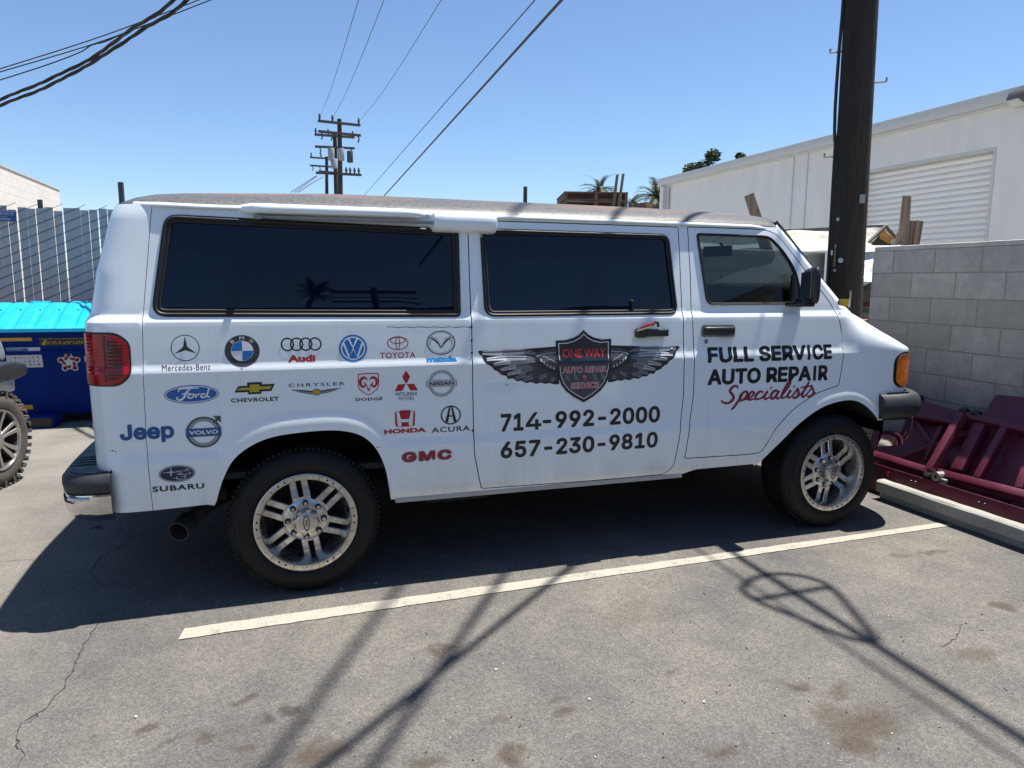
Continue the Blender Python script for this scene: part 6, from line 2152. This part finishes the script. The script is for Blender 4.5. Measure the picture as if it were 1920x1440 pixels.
PLS = NT('plastic_sheet'); n_ = PLS.noise(4, 6, .65, PLS.pos()); PLS.set(col=PLS.mix(PLS.mr(n_, .35, .7), (.50, .52, .53), (.74, .75, .75)), rough=.3, coat=.3); PLS.bump(PLS.noise(6, 6, .65, PLS.pos()), .5, .06); PLS = PLS.mat
ps = thing('plastic_sheet', 'crumpled white plastic sheeting over junk behind the pole', 'plastic sheeting', (7, 3.6, 0))
cloth(far(1270, 456, 10.2), far(1700, 461, 10.2), far(1270, 488, 8.6), far(1668, 467, 9.2), .02, 'sheet', PLS, ps, seed=8, k=(6, 9))
cloth(far(1590, 456, 9.4), far(1660, 462, 9.3), far(1590, 525, 8.8), far(1660, 530, 8.8), .04, 'sheet', PLS, ps, seed=9, k=(8, 4))
jk = thing('scrap_heap', 'dark scrap metal seen in the gap between pole and wall', 'scrap', (6.4, 2.6, 0))
m = MB()
for i in range(26):
    c_ = far(random.uniform(1605, 1655), random.uniform(535, 640), random.uniform(8.6, 9.4)); m.box(c_, (random.uniform(.03, .2), random.uniform(.03, .2), random.uniform(.02, .10)), Matrix.Rotation(random.uniform(0, 3), 3, 'Z') @ Matrix.Rotation(random.uniform(-.5, .5), 3, 'X'), random.choice((0, 0, 1, 2)))
m.box((6.6, 2.9, .45), (.9, .6, .9)); m.build('scrap', [M('scrap_dark', (.02, .02, .02), .7, var=.4), M('scrap_grey', (.20, .20, .19), .5, .4, var=.3), M('scrap_maroon', (.10, .015, .02), .6, var=.3)], jk, bevel=.004)
OLDW = m_wood('grey_lumber', (.13, .085, .06), (.30, .22, .165)); PALW = m_wood('pallet_wood', (.13, .075, .045), (.27, .17, .11), 0)
def board(pts_top, pts_bot, dist, th, label, grp=None, name='lumber_board'):
    """pts: left/right pixel of top end and of the visible bottom end; continued to the ground"""
    tl, tr_ = far(*pts_top[0], dist), far(*pts_top[1], dist); bl, br_ = far(*pts_bot[0], dist), far(*pts_bot[1], dist)
    k = tl[2] / max(.05, (tl[2] - bl[2])); k = min(k, tl[2] / max(.05, tl[2] - bl[2]))
    bl = tl + (bl - tl) * k; br_ = tr_ + (br_ - tr_) * (tr_[2] / max(.05, tr_[2] - br_[2]))
    dv = np.array([.5, .8, 0]) * th
    Q = [tl, tr_, br_, bl]; m = MB().add(Q + [q + dv for q in Q], [(3, 2, 1, 0), (4, 5, 6, 7), (0, 1, 5, 4), (1, 2, 6, 5), (2, 3, 7, 6), (3, 0, 4, 7)])
    return tag(m.build(name, [OLDW]), label, 'board', grp)
GB = 'timber boards standing behind the wall'
board(((1396, 368), (1413, 361)), ((1408, 408), (1428, 405)), 9.5, .06, 'thick short timber leaning left above the van windscreen', GB)
board(((1694, 367), (1709, 368)), ((1684, 455), (1703, 457)), 10., .05, 'tallest weathered plank of the cluster beside the roller door', GB)
board(((1704, 413), (1715, 414)), ((1700, 458), (1712, 459)), 10.2, .05, 'reddish plank just right of the tallest one by the roller door', GB)
board(((1714, 414), (1722, 414)), ((1709, 458), (1718, 459)), 10.1, .05, 'narrow middle plank of the cluster by the roller door', GB)
board(((1721, 413), (1732, 415)), ((1713, 458), (1724, 459)), 10., .05, 'rightmost leaning plank of the cluster by the roller door', GB)
board(((1683, 436), (1689, 436)), ((1679, 458), (1688, 459)), 10.1, .05, 'shortest plank at the left of the cluster by the roller door', GB)
board(((1155, 328), (1160, 326)), ((1147, 384), (1153, 384)), 11.5, .04, 'left of two thin upright boards beside the pallet stack', GB)
board(((1166, 326), (1171, 325)), ((1158, 384), (1163, 384)), 11.5, .04, 'right of two thin upright boards beside the pallet stack', GB)
# pallets on a rack
dP = 12.0
cP = far(1108, 366, dP); ztop = cP[2]
rk = thing('storage_rack', 'stack support of stained timber under the pallets, mostly hidden by the van', 'rack', (cP[0], cP[1], 0))
pz = ztop
for i in range(3):
    z = ztop - .145 * (i + .5)
    pa = thing('wooden_pallet', ['topmost wooden pallet of the stack above the van roof', 'middle wooden pallet of the stack above the van roof', 'lowest wooden pallet of the stack, partly hidden by the van roof'][i], 'pallet', (cP[0], cP[1], z - .07), 'stacked wooden pallets')
    pa.rotation_euler = (0, 0, -.28 + random.uniform(-.04, .04))
    m = MB()
    for k in range(7): m.box((0, -.48 + .16 * k, .125), (1.0, .10, .018))
    for k in (-.48, 0, .48): m.box((0, k, .010), (1.0, .10, .018))
    m.build('deck_boards', [PALW], pa, local=True)
    for k in (-.47, 0, .47):
        q = MB().box((k, 0, .068), (.045, 1.06, .095)); q.build('stringer', [PALW], pa, local=True)
zb = ztop - .145 * 3 - .075
MB().box((cP[0], cP[1], zb - .02), (1.2, 1.2, .04)).build('shelf', [PALW], rk)
for sx in (-.5, .5):
    for sy in (-.5, .5): MB().box((cP[0] + sx, cP[1] + sy, (zb - .04) / 2), (.09, .09, zb - .04)).build('post', [PALW], rk)
bx = far(1206, 381, 13); tag(MB().box((bx[0], bx[1], bx[2] / 2), (.16, .3, bx[2]), Matrix.Rotation(.3, 3, 'Z')).build('timber_post', [PALW]), 'stub of brown timber left of the warehouse corner', 'timber')
p = far(985, 350, 11.); tag(MB().tube([(p[0], p[1], 0), tuple(p)], .030, 10).build('steel_post', [POSTM]), 'thin dark steel post rising above the middle of the van roof', 'post')

# ================================================================== trees and palms
LEAF = NT('leaf_green'); LEAF.set(col=LEAF.mix(LEAF.noise(1.2, 3, .5, LEAF.pos()), (.028, .050, .016), (.085, .12, .04)), rough=.6); LEAF = LEAF.mat
FROND = NT('palm_green'); FROND.set(col=FROND.mix(FROND.noise(2., 3, .5, FROND.pos()), (.020, .040, .014), (.085, .115, .045)), rough=.5); FROND = FROND.mat
BARK = m_wood('palm_bark', (.05, .035, .025), (.13, .10, .075))
def palm(c, trunk_r, L, nf, label, lean=(0, 0), droop=1., grp='palms beyond the roofs', seed=1, name='palm_tree'):
    r_ = random.Random(seed)
    root = thing(name, label, 'palm', (c[0], c[1], 0), grp)
    base_ = np.array([c[0] - lean[0], c[1] - lean[1], 0])
    pts = [base_ + (np.array(c) - base_) * t + np.array([lean[0] * (t * t - t) * .8, lean[1] * (t * t - t) * .8, 0]) for t in np.linspace(0, 1, 10)]
    MB().tube(pts, [trunk_r * (1.15 - .25 * t) for t in np.linspace(0, 1, 10)], 10).build('trunk', [BARK], root)
    m = MB()
    for k in range(nf):
        az = 2 * PI * k / nf * 1.0 + r_.uniform(-.25, .25) + (k // 9) * .3; el = r_.choice((1.25, 1.0, .75, .5, .25, .0, -.3)) + r_.uniform(-.1, .1); LL = L * r_.uniform(.8, 1.1)
        P = [np.array(c, float)]; e = el
        for i in range(11):
            P.append(P[-1] + np.array([math.cos(az) * math.cos(e), math.sin(az) * math.cos(e), math.sin(e)]) * LL / 11); e -= droop * (.09 + .012 * i)
        m.tube(P, [.03 * L / 3 * (1 - .08 * i) for i in range(12)], 4)
        for i in range(1, 12):
            for q in range(3):
                p = P[i - 1] + (P[i] - P[i - 1]) * (q / 3); d = P[i] - P[i - 1]; d = d / np.linalg.norm(d); sd = np.cross(d, [0, 0, 1.]); sd /= max(1e-6, np.linalg.norm(sd)); up = np.cross(sd, d)
                ll = LL * .20 * math.sin(PI * min(.97, (i + q / 3) / 12.5 + .12)) ** .7
                for s in (-1, 1):
                    t_ = p + (sd * s * .85 + d * .5 + up * r_.uniform(-.05, .3)) * ll; w_ = d * ll * .085
                    m.add([p - w_, p + w_, t_ - np.array([0, 0, .15 * ll])], [(0, 1, 2)])
    m.build('crown', [FROND], root, fixn=False, sharp=180)
    return root
palm(far(1124, 358, 40), .35, 1.45, 38, 'palm crown rising behind the pallet stack', seed=2)
palm(far(1232, 374, 34), .35, 1.65, 38, 'large dark palm against the left corner of the warehouse', seed=3, droop=1.1)
palm(far(1187, 379, 48), .3, .95, 26, 'small distant palm between the pallet stack and the warehouse', seed=4)
def tree(c, rx, rz_, n, label, seed=0, name='leafy_tree'):
    r_ = random.Random(seed); root = thing(name, label, 'tree', (c[0], c[1], 0))
    m = MB(); m.tube([(c[0], c[1], 0), (c[0] + .1, c[1], c[2] * .5), (c[0], c[1], c[2] - .2)], [.35, .28, .16], 8)
    for k in range(8):
        a = r_.uniform(0, 6.28); m.tube([(c[0], c[1], c[2] - rz_ * .9), (c[0] + rx * .4 * math.cos(a), c[1] + rx * .4 * math.sin(a), c[2] - .2 * rz_), (c[0] + rx * .8 * math.cos(a), c[1] + rx * .8 * math.sin(a), c[2] + rz_ * r_.uniform(-.1, .6))], [.12, .08, .02], 6)
    m.build('trunk', [BARK], root)
    cl = [(c[0] + rx * r_.uniform(-1, 1), c[1] + rx * r_.uniform(-1, 1), c[2] + rz_ * r_.uniform(-.7, .8), r_.uniform(.25, .5) * rx * .6) for _ in range(22)]
    m = MB()
    for i in range(n):
        x, y, z, q = r_.choice(cl); v = Vector((r_.gauss(0, 1), r_.gauss(0, 1), r_.gauss(0, .8))); v.normalize(); v *= q * r_.uniform(.5, 1.05)
        p = Vector((x, y, z)) + v; s = r_.uniform(.09, .18); R_ = Matrix.Rotation(r_.uniform(0, 6), 3, 'Z') @ Matrix.Rotation(r_.uniform(0, 3), 3, 'X')
        m.add([p + R_ @ Vector(t) * s for t in ((-1, 0, 0), (0, -.45, .1), (1.1, 0, 0), (0, .45, .1))], [(0, 1, 2, 3)])
    m.build('crown', [LEAF], root, fixn=False, sharp=180)
tc = far(1345, 296, 46)
tree((tc[0], tc[1], tc[2] - .95), 1.55, 1.1, 5200, 'dark leafy tree peeking over the warehouse roof', seed=5)

# ================================================================== distant power poles
DPW = m_wood('distant_pole', (.025, .018, .014), (.075, .055, .042)); ARMM = M('cross_arm_wood', (.035, .030, .026), .8, var=.2); INS = M('insulator', (.02, .022, .025), .4, var=0); TRF = M('transformer_grey', (.34, .36, .38), .45, var=.08); TRD = M('transformer_dark', (.05, .06, .06), .45, var=.2)
def z4(x, y): return 540 + x / 8, 200 + y / 8
def dpole(xt, yt, xb, Y, r, label, arms, trans=(), name='power_pole'):
    top = at(*z4(xt, yt), 1, Y); bot = at(*z4(xb, 1290), 1, Y)
    b0 = top + (bot - top) * (top[2] / (top[2] - bot[2]))
    root = thing(name, label, 'power pole', (b0[0], b0[1], 0), 'distant power poles')
    MB().tube([b0, top], [r * 1.25, r], 10).build('pole', [DPW], root)
    for (xa, ya, xb_, yb_, ins, hang) in arms:
        A_, B_ = at(*z4(xa, ya), 1, Y - 1.0), at(*z4(xb_, yb_), 1, Y + .6)
        MB().beam(A_, B_, .14, .16).build('cross_arm', [ARMM], root)
        for t in ins:
            q = A_ + (B_ - A_) * t; MB().lathe([(.0, .42), (.05, .40), (.06, .30), (.11, .22), (.06, .15), (.06, .0)], 8, (q[0], q[1], q[2] + .06), 'z').build('insulator', [INS], root)
        for t in hang:
            q = A_ + (B_ - A_) * t; MB().tube([q, q + np.array([.1, 0, -.25]), q + np.array([.02, 0, -.5])], .05, 6).build('hanging_insulator', [INS], root)
        mid = at(*z4((xa + xb_) / 2, (ya + yb_) / 2), 1, Y - .2)
        cz_ = (A_ + B_) / 2
    for (cx_, cy_, w_, h_, dark) in trans:
        c_ = at(*z4(cx_, cy_), 1, Y - .5); rr = w_ / 8 / FOC * (Y + 3.5) / 2; hh_ = h_ / 8 / FOC * (Y + 3.5)
        MB().lathe([(.0, hh_ / 2), (rr * .9, hh_ / 2), (rr, hh_ * .42), (rr, -hh_ * .45), (rr * .9, -hh_ / 2), (0, -hh_ / 2)], 16, tuple(c_), 'z').build('transformer', [TRD if dark else TRF], root)
    return root
YD = 48.
dp1 = dpole(770, 185, 788, YD, .15, 'tallest dark power pole with a long top cross arm behind the van roof', [(455, 213, 1080, 280, (.03, .33, .97), ()), (462, 370, 1085, 432, (), (.05, .28, .93)), (425, 990, 1095, 1025, (.66, .75, .85, .95), ())], [(800, 718, 85, 165, 0), (930, 752, 85, 155, 1)])
dp2 = dpole(700, 385, 722, YD + 6, .15, 'middle power pole carrying grey transformers behind the tallest one', [(405, 418, 990, 462, (.02, .33, .97), ()), (410, 598, 995, 625, (), (.1, .9))], [(648, 715, 90, 165, 0), (695, 855, 100, 130, 0)])
dp3 = dpole(580, 750, 582, YD + 26, .16, 'shortest and farthest power pole at the left of the group', [(335, 760, 600, 778, (.05, .6), ()), (335, 882, 800, 912, (), (.06, .28)), (470, 965, 800, 1000, (), ())])
TW = 'thin wires of the distant poles'
for (x0, y0), (u1, v1), lab in (((472, 160), (672, 0), 'leftmost hair-thin wire rising from the distant poles'), ((662, 178), (720, 0), 'middle hair-thin wire rising from the distant poles'), ((1062, 222), (827, 0), 'rightmost hair-thin wire rising from the distant poles')):
    a = at(*z4(x0, y0), 1, YD - .8); b = at(u1, v1, 1, 17.); d = b - a
    o = MB().tube([tuple(a + d * t - np.array([0, 0, .25 * math.sin(PI * t)])) for t in np.linspace(0, 1, 16)] + [tuple(b + d * .25)], .010, 5).build('overhead_wire', [CABLE], fixn=False); tag(o, lab, 'wire', TW)
for (pts_, lab) in (([(425, 1035), (250, 1150), (45, 1285)], 'upper of three wires leaving the distant poles down to the left'), ([(430, 1045), (300, 1140), (100, 1285)], 'middle of three wires leaving the distant poles down to the left'), ([(530, 1050), (390, 1130), (150, 1285)], 'lowest of three wires leaving the distant poles down to the left')):
    o = MB().tube([tuple(c) for c in catmull([at(*z4(*q), 1, YD - 2 - 4 * i) for i, q in enumerate(pts_)], 6)], .022, 5).build('overhead_wire', [CABLE], fixn=False); tag(o, lab, 'wire', TW)

# ================================================================== across the lot, seen mirrored in the tinted windows
ob = thing('low_building', 'dark low building across the lot, seen only mirrored in the van windows', 'building', (0, -24, 0))
m = MB(); m.box((5, -26, 3.2), (18, 6, 6.4)); m.box((17, -25, 2.9), (6, 6, 5.8)); m.build('wall', [M('dark_stucco', (.16, .15, .14), .9)], ob)
MB().box((-5.9, -24, 3.0), (3.0, 5, 6.0)).build('wing', [M('pale_stucco', (.42, .40, .37), .9)], ob)
MB().box((5, -26, 6.5), (18.4, 6.4, .2)).build('parapet', [M('dark_trim', (.05, .05, .05), .8)], ob)
dr_ = lambda az, dist, z: (-.12 + math.sin(math.radians(az)) * dist, -math.cos(math.radians(az)) * dist, z)
palm(dr_(3.4, 52, 15.4), .24, 2.2, 46, 'leaning palm across the lot, mirrored in the rear window', lean=(2.2, 0), droop=.9, grp=None, seed=9)
c_ = dr_(8.9, 50, 0)
op = thing('power_pole', 'power pole across the lot, mirrored in the rear window', 'power pole', (c_[0], c_[1], 0))
MB().tube([(c_[0], c_[1], 0), (c_[0] - .5, c_[1], 15.4)], .24, 8).build('pole', [DPW], op)
for z in (15.1, 14.2, 13.4): MB().box((c_[0] - .4, c_[1], z), (6.4, .16, .18)).build('cross_arm', [ARMM], op)
